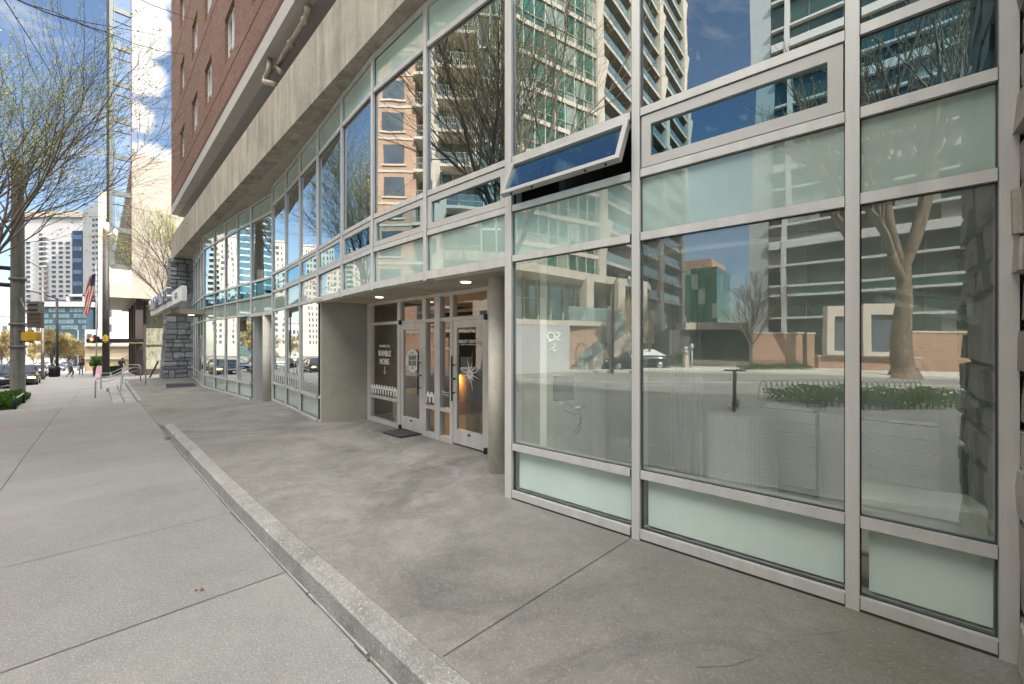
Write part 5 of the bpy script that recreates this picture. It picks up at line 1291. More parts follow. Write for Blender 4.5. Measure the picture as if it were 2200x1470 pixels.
m = MB(); a_, b_ = SD(23.05, -2.1, H(23)+.36), SD(25.6, -2.1, H(25.6)+.40); m.tube([a_, b_], .025, 8); m.build('top_rail', steel, pl1)
# a hedge by our kerb behind the camera, and one on the far pavement
def hedge_xy(label, x0, x1, y0, y1, h, seed, lm, dens, fence=True):
    rd = random.Random(seed); t = thing('hedge', label, 'hedge', ((x0+x1)/2, (y0+y1)/2, -1.95)); m = MB()
    for i in range(int(abs((x1-x0)*(y1-y0))*dens)):
        x, y = rd.uniform(x0, x1), rd.uniform(y0, y1); z = -1.95+rd.random()**.5*h*(.8+.2*math.sin(y*4)); u_ = Vector((rd.uniform(-1, 1), rd.uniform(-1, 1), rd.uniform(-.4, .8))).normalized(); v_ = u_.orthogonal().normalized(); sz = .055*rd.uniform(.6, 1.4); q = Vector((x, y, z)); m.add([q-u_*sz, q-v_*sz*.6, q+u_*sz, q+v_*sz*.6], [(0, 1, 2, 3)])
    m.build('foliage', lm, t)
    if fence:
        m = MB(); y = y0
        while y < y1-.3:
            for o in (0, .2):
                for xx in (x0-.05, x1+.05): m.tube([(xx, y+o+.4*k/8, -1.95+.62*math.sin(math.pi*k/8)**.6) for k in range(9)], .009, 4, 0, False)
            y += .4
        m.build('hoop_fence', M('hoop_paint', (.03, .03, .03), .9, 0, 0, spec=.1), t)
hedge_xy('clipped hedge behind wire hoops on the near pavement, mirrored in the big windows', -7.4, -5.6, -9.5, -4.6, .5, 5, leaf_h, 420)
hedge_xy('low hedge behind wire hoops along the far pavement by the brick wall', -19.2, -18.4, -17.6, -12.6, .4, 6, leaf_h, 380)
hedge_xy('bright clipped bush beside the garage ramp', -22.9, -21.9, -11.4, -9.9, 1.0, 7, leaf_h, 700, False)

# ------------------------------------------------------------------ street furniture
wood_pole = mat_concrete('pole_concrete', (.14, .136, .125), (.21, .205, .185), .4, .25, 40, .6, dark=(.12, .115, .1), streak=(3, 3, .2)); brown_pole = M('pole_brown', (.04, .034, .032), .6, .2, .2, 3)
sig_y = M('signal_yellow', (.50, .30, .02), .5, 0, .12, 5); sig_dark = M('signal_face', (.015, .015, .015), .6, 0, 0); box_grey = M('sign_back_grey', (.19, .20, .195), .5, .3, .06, 3); box_brown = M('sign_back_brown', (.16, .125, .11), .6, .2, .06, 3)
Yp = 21.0; pp_ = (px(38, Yp), Yp); sp_ = pp_[0]*T[0]+pp_[1]*T[1]
t = thing('signal_pole', 'tall thick concrete signal pole in the planter at the left', 'pole', (*pp_, H(sp_)))
m = MB(); m.tube([(*pp_, H(sp_)-.1), (*pp_, 2), (*pp_, pz(346, Yp))], [.265, .25, .215], 12, 0, True, False); m.build('pole_shaft', wood_pole, t)
m = MB()
for v in (578, 614): m.tube([(pp_[0]-.1, Yp, pz(v, Yp)), (pp_[0]-4.5, Yp-1.5, pz(v-14, Yp))], [.11, .07], 8)
m.build('mast_arm', brown_pole, t)
for v in (600, 697, 745): m = MB(); m.cyl(pp_, .31, pz(v+3, Yp), pz(v-3, Yp), 12); m.build('pole_band', metal_grey, t)
m = MB(); m.tube([(pp_[0]+.25, Yp-.1, pz(640, Yp)), (pp_[0]+.5, Yp-.1, pz(668, Yp)), (pp_[0]+.62, Yp-.1, pz(672, Yp))], .03, 6); m.build('conduit', metal_grey, t)
t = thing('sign_box', 'grey and brown backs of the sign boxes between the two poles', 'sign', (px(76, 22), 22, pz(705, 22)))
m = MB(); m.box((px(77, 22), 22, pz(661, 22)), .55, .28, .62); 
for v in (656, 667): m.box((px(77, 22), 21.85, pz(v, 22)), .46, .03, .09, (1, 0), 1)
m.build('signal_back', [box_grey, sig_dark], t); m = MB(); m.box((px(76, 22), 22, pz(688, 22)), .76, .12, .76)
for k in range(3):
    for j in range(3): m.box((px(67+8.5*k, 22), 21.93, pz(677+8.5*j, 22)), .16, .02, .05, (1, 0), 1)
m.build('panel_back', [box_brown, M('slot_brown', (.10, .08, .07), .6, 0, 0)], t)
m = MB()
for v in (652, 704): m.tube([(px(90, 22), 22.1, pz(v, 22)), (px(46, 22), 22.0, pz(v-2, 22))], .03, 6)
m.build('bracket', black_metal, t)
def ped_signal(name, lab, c, w_, h_, dep, ax, lit=False, col=sig_y):
    t = thing(name, lab, 'signal', c); m = MB(); m.box(c, w_, dep, h_, ax); nrm = (-ax[1], ax[0]); 
    o = m.build('housing', col, t, bevel=.04); m = MB(); 
    for dz in (-h_*.62, h_*.62): m.box((c[0], c[1], c[2]+dz), .14, .12, .12, ax)
    m.build('bracket', col, t); return t
ped_signal('pedestrian_signal', 'yellow pedestrian signal seen from behind on the concrete pole', (px(67.5, 20.6), 20.6, pz(723, 20.6)), .72, .44, .25, (1, .1))
m = MB(); 
for v in (713, 734): m.tube([(pp_[0]+.2, 20.9, pz(v, 20.8)), (px(68, 20.6), 20.65, pz(v, 20.8))], .03, 6)
m.build('signal_bracket', black_metal, kids_parent := [o for o in bpy.data.objects if o.name == 'pedestrian_signal'][0])
def lamp_pole(lab, u, y, vtop, arm_u, arm_v, r, mt, head=True, name='street_lamp'):
    x = px(u, y); s = x*T[0]+y*T[1]; t = thing(name, lab, 'lamp post', (x, y, H(s))); m = MB(); z1 = pz(vtop, y); m.tube([(x, y, H(s)), (x, y, H(s)+.5), (x, y, z1)], [r*1.5, r, r*.75], 10); m.build('pole_shaft', mt, t)
    m = MB(); ax_, az_ = px(arm_u, y), pz(arm_v, y); m.tube([(x, y, z1-.05), (lerp(x, ax_, .5), y-.2, lerp(z1, az_, .6)), (ax_, y-.4, az_)], [r*.55, r*.45, r*.4], 8); m.build('arm', mt, t)
    if head: m = MB(); m.ball((ax_, y-.45, az_), .35, .16, .09); m.build('lamp_head', metal_grey, t)
lamp_pole('grey mast pole with a long arm just right of the sign boxes', 91.5, 35, 576, 42, 552, .11, M('mast_brown', (.12, .10, .09), .5, .3, .1))
lamp_pole('black street lamp pole with an arm beside the budding tree', 122.5, 42, 641, 52, 622, .12, black_metal)
lamp_pole('thin green grey lamp pole far down the pavement', 167.5, 74, 709, 150, 703, .10, M('mast_green', (.12, .16, .15), .5, .3, .1))
t_x = (-19.95, -4.5); t = thing('street_lamp', 'hooked street lamp across the street by the podium stair', 'lamp post', (*t_x, -2)); m = MB(); m.tube([(*t_x, -2), (*t_x, 3.4), (t_x[0], t_x[1]-.2, 3.9), (t_x[0], t_x[1]-.6, 4.2), (t_x[0], t_x[1]-1.0, 4.15)], [.1, .07, .05, .04, .03], 8); m.build('pole_shaft', brown_pole, t); m = MB(); m.lathe((t_x[0], t_x[1]-1.0, 3.55), [(.02, 0), (.12, .1), (.16, .3), (.09, .45), (.03, .6)], 12); m.build('lamp_head', rail_glass, t)
Yd = 36.0; pd_ = (px(227.5, Yd), Yd); sd_ = pd_[0]*T[0]+pd_[1]*T[1]
t = thing('signal_pole', 'dark brown signal pole with pale top in front of the glass strip', 'pole', (*pd_, H(sd_)))
m = MB(); m.tube([(*pd_, H(sd_)), (*pd_, 3), (*pd_, pz(500, Yd))], [.25, .23, .21], 12); m.build('pole_shaft', brown_pole, t); m = MB(); m.tube([(*pd_, pz(500, Yd)), (*pd_, pz(478, Yd))], [.22, .2], 12); m.tube([(pd_[0]-.2, Yd, pz(510, Yd)), (pd_[0]+.75, Yd, pz(500, Yd))], .07, 8); m.ball((pd_[0]+.8, Yd, pz(500, Yd)), .18, .14, .36); m.build('pole_cap', M('cap_pale', (.62, .55, .45), .7, 0, .1), t)
t = ped_signal('pedestrian_signal', 'black pedestrian signal showing a lit red hand beside the dark pole', (px(206, Yd), Yd-.1, pz(728.5, Yd)), .72, .46, .22, (1, 0), col=sig_dark)
m = MB(); c = Vector((px(202.5, Yd), Yd-.23, pz(728.5, Yd))); hand = [(-.11, -.16), (.09, -.16), (.13, -.02), (.15, .08), (.09, .06), (.07, .0), (.06, .15), (.03, .16), (.02, .05), (0, .18), (-.035, .18), (-.03, .05), (-.06, .16), (-.09, .14), (-.075, .03), (-.12, .08), (-.145, .05), (-.12, -.06)]
m.add([c+Vector((x, 0, z)) for x, z in hand], [tuple(range(len(hand)))]); m.build('lit_hand', mat_emit('hand_red', (1, .10, .05), 3.2), t)
ped_signal('pedestrian_signal', 'yellow pedestrian signal mounted across the dark pole', (px(226.5, Yd-.4), Yd-.4, pz(728, Yd)), .46, .46, .25, (1, -.5))
# flag
fp = (px(207, 40), 40); sf = fp[0]*T[0]+fp[1]*T[1]; t = thing('flagpole', 'white flagpole left of the dark signal pole', 'flagpole', (*fp, H(sf))); m = MB(); m.tube([(*fp, H(sf)), (*fp, pz(560, 40))], [.06, .035], 8); m.build('pole_shaft', white_frame, t); m = MB(); m.ball((*fp, pz(559, 40)), .08); m.build('finial', M('gold', (.5, .36, .1), .3, .8, 0), t)
red_c = M('flag_red', (.48, .055, .045), .8, 0, .1); wht_c = M('flag_white', (.74, .70, .63), .8, 0, .05); blu_c = M('flag_blue', (.03, .04, .11), .8, 0, .1)
m = MB(); ny, nx = 13, 14
def fpt(i, j):   # hanging in folds: j runs down the drooping fly, i across the stripes
    b = j/nx; a = i/ny; u = 205.5-13*b**1.3-a*(5+12*math.sin(min(1, b*1.3+.1)*math.pi*.72)); v = 588+92*b+(6*a if b < .5 else -9*a*(b-.5)); y = 40-.08+.13*math.sin(a*11+b*4)
    return (px(u, 40), y, pz(v, 40))
for i in range(ny):
    for j in range(nx):
        mi = 2 if (i < 7 and j < 4) else (0 if i % 2 == 0 else 1); m.quad(fpt(i, j), fpt(i+1, j), fpt(i+1, j+1), fpt(i, j+1), mi)
tag(m.build('flag', [red_c, wht_c, blu_c], None), 'striped red and white national flag hanging limp from the white flagpole', 'flag')
# bins, sandwich board, shrubs, scooter, post and meter
def simple(name, lab, cat, fn, mats, **k): m = MB(); fn(m); return tag(m.build(name, mats, None, **k), lab, cat)
def at_g(u, y): x = px(u, y); return (x, y, H(x*T[0]+y*T[1]))
c = at_g(117, 41.5); simple('litter_bin', 'black slatted litter bin beside the black lamp pole', 'bin', lambda m: [m.lathe(c, [(.28, 0), (.34, .1), (.38, .95), (.33, 1.0), (.3, 1.05), (.05, 1.12)], 14)]+[m.tube([(c[0]+.37*math.cos(a), c[1]+.37*math.sin(a), c[2]+.08), (c[0]+.39*math.cos(a), c[1]+.39*math.sin(a), c[2]+.95)], .02, 4) for a in [k*.42 for k in range(15)]], black_metal)
c2_ = at_g(105, 41); simple('bike_rack', 'black hoop bicycle rack left of the litter bin', 'rack', lambda m: [m.tube([(c2_[0]+o, c2_[1], c2_[2]), (c2_[0]+o, c2_[1], c2_[2]+.75), (c2_[0]+o+.15, c2_[1], c2_[2]+.95), (c2_[0]+o+.4, c2_[1], c2_[2]+.95), (c2_[0]+o+.5, c2_[1], c2_[2]+.75), (c2_[0]+o+.5, c2_[1], c2_[2])], .035, 6) for o in (-.3, .05)], black_metal)
c3_ = at_g(216, 37.0); sb = thing('sandwich_board', 'pink and white sandwich board at the foot of the dark pole', 'sign', c3_); m = MB(); m.hexa([(c3_[0]-.28, c3_[1]-.25, c3_[2]), (c3_[0]+.28, c3_[1]-.25, c3_[2]), (c3_[0]+.28, c3_[1]-.2, c3_[2]), (c3_[0]-.28, c3_[1]-.2, c3_[2]), (c3_[0]-.28, c3_[1]-.03, c3_[2]+1), (c3_[0]+.28, c3_[1]-.03, c3_[2]+1), (c3_[0]+.28, c3_[1], c3_[2]+1), (c3_[0]-.28, c3_[1], c3_[2]+1)]); m.build('front_panel', M('board_pink', (.62, .38, .40), .7, 0, .3, 3), sb); m = MB(); m.hexa([(c3_[0]-.28, c3_[1]+.25, c3_[2]), (c3_[0]+.28, c3_[1]+.25, c3_[2]), (c3_[0]+.28, c3_[1]+.3, c3_[2]), (c3_[0]-.28, c3_[1]+.3, c3_[2]), (c3_[0]-.28, c3_[1]+.01, c3_[2]+1), (c3_[0]+.28, c3_[1]+.01, c3_[2]+1), (c3_[0]+.28, c3_[1]+.04, c3_[2]+1), (c3_[0]-.28, c3_[1]+.04, c3_[2]+1)]); m.build('back_panel', white_clad, sb)
def shrub(lab, c, r, h, seed, lm=leaf_d, pot=None):
    rd = random.Random(seed); t = thing('shrub', lab, 'shrub', c); m = MB()
    for i in range(900):
        a, q = rd.uniform(0, 6.28), rd.random()**.5; z = rd.uniform(.05, 1); w_ = r*q*math.sin(min(1, z*1.1+.25)*2.4)**.5 if math.sin(min(1, z*1.1+.25)*2.4) > 0 else 0; p = Vector((c[0]+w_*math.cos(a), c[1]+w_*math.sin(a), c[2]+(pot or 0)+z*h)); u_ = Vector((rd.uniform(-1, 1), rd.uniform(-1, 1), rd.uniform(-1, 1))).normalized(); v_ = u_.orthogonal().normalized(); s = .07; m.add([p-u_*s, p-v_*s*.6, p+u_*s, p+v_*s*.6], [(0, 1, 2, 3)])
    m.build('foliage', lm, t); m = MB(); m.lathe(c, [(r*.5, 0), (r*.62, (pot or .2))], 12); m.build('pot', black_metal, t)
shrub('clipped dark green shrub in a black tub left of the dark pole', at_g(209, 39.5), .55, 1.0, 1, pot=.9); shrub('low round green shrub by the lobby canopy', at_g(247, 43), .5, .6, 2, pot=.3)
ramp_c = P(322, 829, 24)
simple('prop_stake', 'thin black stake leaning on the lawn beside the stone pier', 'stake', lambda m: m.tube([P(321, 813, 29.5), P(340, 776, 29.0)], .05, 6), black_metal)
simple('grass_patch', 'small green patch of grass beside the stone pier', 'grass', lambda m: [m.add([Vector(SD(31.6+random.random()*2.5, 2.2+random.random()*1.8, -2.55+.12*random.random()))+Vector(o) for o in ((0, 0, 0), (.06, 0, 0), (.03, .02, .14))], [(0, 1, 2)]) for i in range(700)], leaf_h)['kind'] = 'stuff'
scx = (-5.75, -2.4); t = thing('kick_scooter', 'dark parked kick scooter on the near pavement, mirrored in the window', 'scooter', (*scx, -1.93), rz=R(40))
m = MB(); m.box((-.08, 0, .16), .85, .16, .06); part(m, 'deck', black_metal, t)
m = MB(); m.tube([(.5, 0, .12), (.36, 0, 1.08)], .045, 8); m.tube([(.36, -.27, 1.10), (.36, .27, 1.10)], .022, 8); part(m, 'handlebar', black_metal, t)
for xx in (-.55, .5): m = MB(); m.tube([(xx, -.03, .11), (xx, .03, .11)], .11, 14); part(m, 'wheel', mat_rubber, t)
simple('gate_post', 'short stone gate post with lamp ball beside the bright bush', 'post', lambda m: [m.box((-21.7, -10.75, -1.45), .35, .35, 1.2), m.box((-21.7, -10.75, -.8), .45, .45, .1), m.ball((-21.7, -10.75, -.62), .14)], beige_clad); simple('parking_meter', 'grey parking meter post beside the gate post', 'parking meter', lambda m: [m.tube([(-21.3, -10.95, -2), (-21.3, -10.95, -.7)], .05, 8), m.ball((-21.3, -10.95, -.5), .16, .12, .24)], white_clad)

# ------------------------------------------------------------------ cars
car_glass = mat_glass('car_glass', (.05, .06, .07), .25, body=(.012, .015, .018), body_amt=1); tyre = M('tyre', (.012, .012, .012), .8, 0, .1); rim_m = M('rim', (.5, .5, .5), .3, .8, 0)
def make_car(name, label, loc, heading, col, L_=4.6, W=1.82, Hh=1.45, van=False, group=None, lights=None, detail=True):
    t = thing(name, label, 'car', loc, group, heading); paint = M('car_'+'_'.join('%02d' % int(c*99) for c in col), col, .22, .15, 0, spec=.7)
    # side profile, nose at +x; sections across the width
    if not van: body = [(-2.30, .45, .80), (-2.2, .28, .98), (-1.3, .22, 1.0), (-.2, .22, .98), (1.0, .22, .96), (1.75, .24, .88), (2.22, .32, .72), (2.32, .42, .6)]
    else: body = [(-2.3, .42, .95), (-2.2, .28, 1.05), (-1.2, .22, 1.06), (.2, .22, 1.05), (1.2, .22, 1.04), (1.8, .24, .95), (2.22, .32, .78), (2.32, .42, .62)]
    k = L_/4.64; rr = []
    for x, z0, z1 in body:
        hw = W/2*(1.0 if abs(x) < 1.9 else .9 if abs(x) < 2.25 else .8); zm = lerp(z0, z1, .55)
        rr.append([(x*k, -hw*.93, z0), (x*k, -hw, lerp(z0, z1, .35)), (x*k, -hw*.985, zm+.08), (x*k, -hw*.88, z1), (x*k, -hw*.4, z1+.03), (x*k, hw*.4, z1+.03), (x*k, hw*.88, z1), (x*k, hw*.985, zm+.08), (x*k, hw, lerp(z0, z1, .35)), (x*k, hw*.93, z0)])
    m = MB(); m.rings(rr); 
    gz = 1.0 if not van else 1.05
    cab = [(-2.0, -1.55), (-1.35, -.9), (-.2, -.2), (.55, .55), (1.35, .95)] if not van else None
    lo = (-1.95, 1.3) if not van else (-2.22, 1.75); hi = (-1.15, .35) if not van else (-2.0, .75)
    roof = MB(); hw0, hw1 = W/2*.88, W/2*.66
    def ringz(x0, x1, hw, z): return [(x0*k, -hw, z), (x1*k, -hw, z), (x1*k, hw, z), (x0*k, hw, z)]
    gl = MB(); gl.rings([ringz(*lo, hw0, gz-.03), ringz(*hi, hw1, Hh-.05)], smooth=False)
    m.rings([ringz(hi[0]+.02, hi[1]-.02, hw1*.99, Hh-.055), ringz(hi[0]+.12, hi[1]-.15, hw1*.86, Hh)], smooth=False)
    for (xl, xh) in ((lo[0], hi[0]), (lo[1], hi[1]), (-.25, -.25)):
        for sg in (-1, 1): m.tube([(xl*k, sg*hw0*1.005, gz-.03), (xh*k, sg*hw1*1.01, Hh-.04)], .035, 5)
    part(m, 'body', paint, t); part(gl, 'window_glass', car_glass, t)
    for x in (-1.42*k, 1.42*k):
        for sg in (-1, 1):
            w_ = MB(); y0, y1 = sg*(W/2-.20), sg*(W/2+.01); w_.tube([(x, y0, .33), (x, y1, .33)], .33, 18); wo = part(w_, 'wheel', tyre, t)
            if detail: w_ = MB(); w_.tube([(x, y1-sg*.005, .33), (x, y1+sg*.012, .33)], [.21, .19], 12); part(w_, 'rim', rim_m, wo)
    for sg in (-1, 1):
        w_ = MB(); w_.ball((2.2*k, sg*W/2*.70, .68), .10, .22, .075); part(w_, 'headlight', lights[0] if lights and lights[0] and (sg == lights[1] or lights[1] == 0) else rim_m, t)
        w_ = MB(); w_.ball((-2.24*k, sg*W/2*.68, .82 if not van else .9), .06, .2, .08); part(w_, 'tail_light', M('tail_red', (.3, .01, .01), .3, 0, 0), t)
        if detail: w_ = MB(); w_.ball((.95*k, sg*(W/2+.06), .98), .06, .1, .07); part(w_, 'wing_mirror', paint, t)
    w_ = MB(); w_.box((2.31*k, 0, .50), .05, W*.62, .20); part(w_, 'grille', black_metal, t)
    w_ = MB(); w_.box((2.345*k, 0, .46), .01, .3, .11); part(w_, 'number_plate', white_vinyl, t)
    return t
hd = math.atan2(-T[1], -T[0])
amber = mat_emit('amber_lamp', (1, .42, .1), 5.); glow_w = mat_emit('head_lamp', (1, .92, .8), 4.)
def road_car(lab, s, d, col, flip=False, **k): x, y, _ = SD(s, d); return make_car('parked_car' if 'parked' in lab else 'car', lab, (x, y, H(s)-.13), hd+(math.pi if flip else 0), col, **k)
nx_, ny_ = -33.6, 28.55; s_ = nx_*T[0]+ny_*T[1]
make_car('car', 'black sedan with one orange lamp lit, nearest on the road at the left', (nx_, ny_, H(s_)-.13), hd+.03, (.02, .021, .025), lights=(amber, 1))
road_car('dark sedan behind the black sedan, half hidden by the concrete pole', 52.5, -5.6, (.03, .032, .04), group='cars coming up the road')
road_car('white minivan stopped in the far lane, mirrored in the far windows', 46.5, -9.6, (.70, .70, .69), van=True, Hh=1.7, L_=5.0, group='cars coming up the road')
road_car('dark blue sedan in the far lane behind the white minivan', 54, -9.4, (.03, .045, .09), group='cars coming up the road')
cols = [(.5, .5, .5), (.03, .03, .035), (.62, .62, .61), (.12, .03, .03), (.1, .11, .13), (.55, .55, .54), (.04, .04, .05), (.3, .31, .33)]
for i, (s_, d_) in enumerate(((80, -5.3), (88, -8.6), (97, -5.4), (108, -8.8), (118, -5.4), (130, -12), (140, -8.6), (152, -5.6))):
    road_car(['silver car first in the far traffic queue', 'black car in the second lane of the far traffic', 'white car in the queue before the far trees', 'dark red car in the middle of the far traffic', 'charcoal car deep in the far queue', 'pale car driving away on the opposite lane', 'black car far back in the second lane', 'grey car last in the far traffic queue'][i], s_, d_, cols[i], detail=False, group='cars coming up the road')
make_car('parked_car', 'dark estate car parked on the garage ramp across the street', (-22.9, -7.6, -2.08), R(108), (.02, .022, .024), L_=4.7)

# ------------------------------------------------------------------ people
skin = M('skin', (.36, .2, .13), .6, 0, .05); hair_m = M('hair_dark', (.02, .015, .012), .8, 0, .1); cl_blue = M('shirt_denim', (.17, .26, .38), .85, 0, .15, 8); cl_blk = M('shirt_black', (.014, .014, .016), .85, 0, .1); cl_jean = M('jeans', (.07, .11, .19), .85, 0, .15, 8); cl_sh = M('shorts_dark', (.05, .042, .038), .85, 0, .1); shoe_r = M('shoe_tan', (.24, .10, .05), .6, 0, .1); cl_navy = M('jacket_navy', (.018, .02, .03), .85, 0, .1)
def person(label, loc, face_ang, J, zones, hair=True, extra=None):
    """one skinned body: J joint positions (x right, y forward, z up); zones choose cloth by region"""
    t = thing('person', label, 'person', loc, None, face_ang)
    V, Ed, Rr, tagz = [], [], [], []
    def v(p, r, z): V.append(Vector(p)); Rr.append(r); tagz.append(z); return len(V)-1
    def e(a, b): Ed.append((a, b))
    pel = v(J['pelvis'], .135, 'hip'); wst = v(J['waist'], .125, 'top'); ch = v(J['chest'], .155, 'top'); nk = v(J['neck'], .058, 'skin'); hd0 = v(J['head'], .088, 'skin'); hd1 = v(Vector(J['head'])+Vector((0, .01, .10)), .085, 'skin')
    for a, b in ((pel, wst), (wst, ch), (ch, nk), (nk, hd0), (hd0, hd1)): e(a, b)
    for sd_ in ('L', 'R'):
        sh = v(J['sho'+sd_], .07, 'top'); el = v(J['elb'+sd_], .046, 'top' if zones.get('long') else 'sleeve'); wr = v(J['wri'+sd_], .034, 'top' if zones.get('long') else 'skin'); e(ch, sh); e(sh, el); e(el, wr)
        d = (Vector(J['wri'+sd_])-Vector(J['elb'+sd_])).normalized(); pa = v(Vector(J['wri'+sd_])+d*.07, .034, 'skin'); e(wr, pa); o = d.orthogonal().normalized(); o2 = d.cross(o)
        for i, (w_, l_) in enumerate(((-.032, .075), (-.011, .09), (.011, .085), (.03, .065))):
            f1 = v(Vector(J['wri'+sd_])+d*(.07+l_*.5)+o*w_, .011, 'skin'); f2 = v(Vector(J['wri'+sd_])+d*(.07+l_)+o*w_*1.1+o2*.02, .009, 'skin'); e(pa, f1); e(f1, f2)
        th = v(Vector(J['wri'+sd_])+d*.05-o*.055, .012, 'skin'); th2 = v(Vector(J['wri'+sd_])+d*.09-o*.075, .010, 'skin'); e(wr, th); e(th, th2)
        hp = v(J['hip'+sd_], .105, 'hip'); kn = v(J['kne'+sd_], .066, 'leg'); an = v(J['ank'+sd_], .045, 'shin'); to = v(Vector(J['ank'+sd_])+Vector(J['toe'+sd_]), .045, 'shoe'); e(pel, hp); e(hp, kn); e(kn, an); e(an, to)
    me = bpy.data.meshes.new('person_body'); me.from_pydata([tuple(x) for x in V], Ed, []); tmp = bpy.data.objects.new('tmp', me); COL.objects.link(tmp)
    sk_ = tmp.modifiers.new('s', 'SKIN'); sv = me.skin_vertices[0].data
    for i, r in enumerate(Rr): sv[i].radius = (r, r*(.78 if tagz[i] in ('top', 'hip') and i < 3 else 1)); sv[i].use_root = (i == pel)
    tmp.modifiers.new('u', 'SUBSURF').levels = 1; tmp.modifiers['u'].render_levels = 1
    dg = bpy.context.evaluated_depsgraph_get(); ev = tmp.evaluated_get(dg); bm_ = bpy.data.meshes.new_from_object(ev); bpy.data.objects.remove(tmp)
    bm_.materials.clear(); order = ['skin', 'top', 'sleeve', 'hip', 'leg', 'shin', 'shoe']
    for z in order: bm_.materials.append(zones.get(z, skin))
    for p in bm_.polygons:
        c = p.center; best = min(range(len(V)), key=lambda i: (V[i]-c).length-Rr[i]*.6); z = tagz[best]; p.material_index = order.index(z); p.use_smooth = True
    o = bpy.data.objects.new('body', bm_); COL.objects.link(o); o.parent = t
    hz_ = Vector(J['head']); fm = MB(); fm.ball(hz_+Vector((0, .105, .03)), .016, .025, .022); 
    for sg in (-1, 1): fm.ball(hz_+Vector((sg*.034, .088, .06)), .013, .01, .01, mi=1); fm.ball(hz_+Vector((sg*.092, 0, .045)), .015, .02, .032)
    fm.ball(hz_+Vector((0, .09, -.02)), .026, .01, .008, mi=2); part(fm, 'face_features', [skin, hair_m, shoe_r], t)
    if hair: h_ = MB(); h_.ball(hz_+Vector((0, -.02, .095)), .098, .108, .085); part(h_, 'hair', hair_m, t)
    return t
base = dict(pelvis=(0, 0, .95), waist=(0, .01, 1.12), chest=(0, 0, 1.33), neck=(0, .01, 1.50), head=(0, .03, 1.60), shoL=(-.19, 0, 1.42), shoR=(.19, 0, 1.42), hipL=(-.10, 0, .88), hipR=(.10, 0, .88), toeL=(0, .15, -.04), toeR=(0, .15, -.04))
Jw = dict(base, elbL=(-.30, -.02, 1.16), wriL=(-.24, .18, 1.05), elbR=(.33, .10, 1.20), wriR=(.36, .33, 1.28), kneL=(-.10, .16, .50), ankL=(-.10, .02, .09), kneR=(.11, .02, .48), ankR=(.12, -.26, .22), toeR=(0, .10, -.10))
Js = dict(base, elbL=(-.29, -.04, 1.15), wriL=(-.22, .10, .95), elbR=(.29, -.04, 1.15), wriR=(.22, .10, .95), kneL=(-.13, .02, .49), ankL=(-.15, 0, .08), kneR=(.13, .02, .49), ankR=(.15, 0, .08))
Jb = dict(base, chest=(0, .10, 1.30), neck=(0, .19, 1.44), head=(0, .26, 1.52), shoL=(-.19, .08, 1.38), shoR=(.19, .08, 1.38), elbL=(-.27, .12, 1.12), wriL=(-.18, .32, 1.02), elbR=(.27, .12, 1.12), wriR=(.18, .32, 1.02), kneL=(-.1, .14, .5), ankL=(-.1, .05, .09), kneR=(.1, -.02, .49), ankR=(.1, -.22, .15))
person('man in a denim blue shirt and dark shorts striding along the pavement', at_g(152, 36.5), R(-50), Jw, dict(top=cl_blue, sleeve=cl_blue, hip=cl_sh, leg=cl_sh, shoe=shoe_r, shin=skin, long=True))
pb = person('man in a black T-shirt and jeans standing on the pavement', at_g(174.5, 47.5), R(190), Js, dict(top=cl_blk, sleeve=cl_blk, hip=cl_jean, leg=cl_jean, shin=cl_jean, shoe=cl_sh))
person('person in dark clothes walking away behind the handrails', at_g(260, 41), R(15), Jb, dict(top=cl_navy, sleeve=cl_navy, hip=cl_navy, leg=cl_navy, shin=cl_navy, shoe=cl_sh, long=True))
# small litter and weeds near the glass
def leaf_bit(name, lab, cat, u, v, z, mt, sz, n_=5):
    c = P(u, v, F*(-z)/(v-735)); rd = random.Random(u); m = MB()
    for i in range(n_):
        q = Vector((c[0]+rd.uniform(-sz, sz), c[1]+rd.uniform(-sz, sz), z+.004+rd.uniform(0, sz*.7))); u_ = Vector((rd.uniform(-1, 1), rd.uniform(-1, 1), rd.uniform(-.2, .4))).normalized(); v_ = u_.orthogonal().normalized(); m.add([q-u_*sz*.6, q-v_*sz*.35, q+u_*sz*.6, q+v_*sz*.35], [(0, 1, 2, 3)])
    tag(m.build(name, mt, None), lab, cat)
dead = M('dead_leaf', (.20, .09, .045), .9, 0, .2); weed = mat_leaf('weed_leaf', (.10, .085, .03))
leaf_bit('weed', 'dry weed tuft at the foot of the mullion between the big windows', 'weed', 1415, 1163, -1.765, weed, .03, 16); leaf_bit('weed', 'smaller weed tuft under the wide kick panel', 'weed', 1513, 1193, -1.765, weed, .022, 12)
leaf_bit('fallen_leaf', 'reddish fallen leaf on the sidewalk slab', 'leaf', 430, 1267, -1.93, dead, .03, 3); leaf_bit('fallen_leaf', 'green leaf in the joint at the foot of the kerb', 'leaf', 792, 1415, -1.93, leaf_h, .028, 4); leaf_bit('fallen_leaf', 'brown dead leaves at the far end of the kerb', 'leaf', 366, 945, -1.93, dead, .06, 7)
leaf_bit('fallen_leaf', 'dark crumpled leaf close to the kerb on the sidewalk', 'leaf', 662, 1277, -1.93, joint_mat, .02, 3); leaf_bit('weed', 'weeds at the foot of the near stone pier', 'weed', 2185, 1412, -1.765, leaf_d, .03, 22)
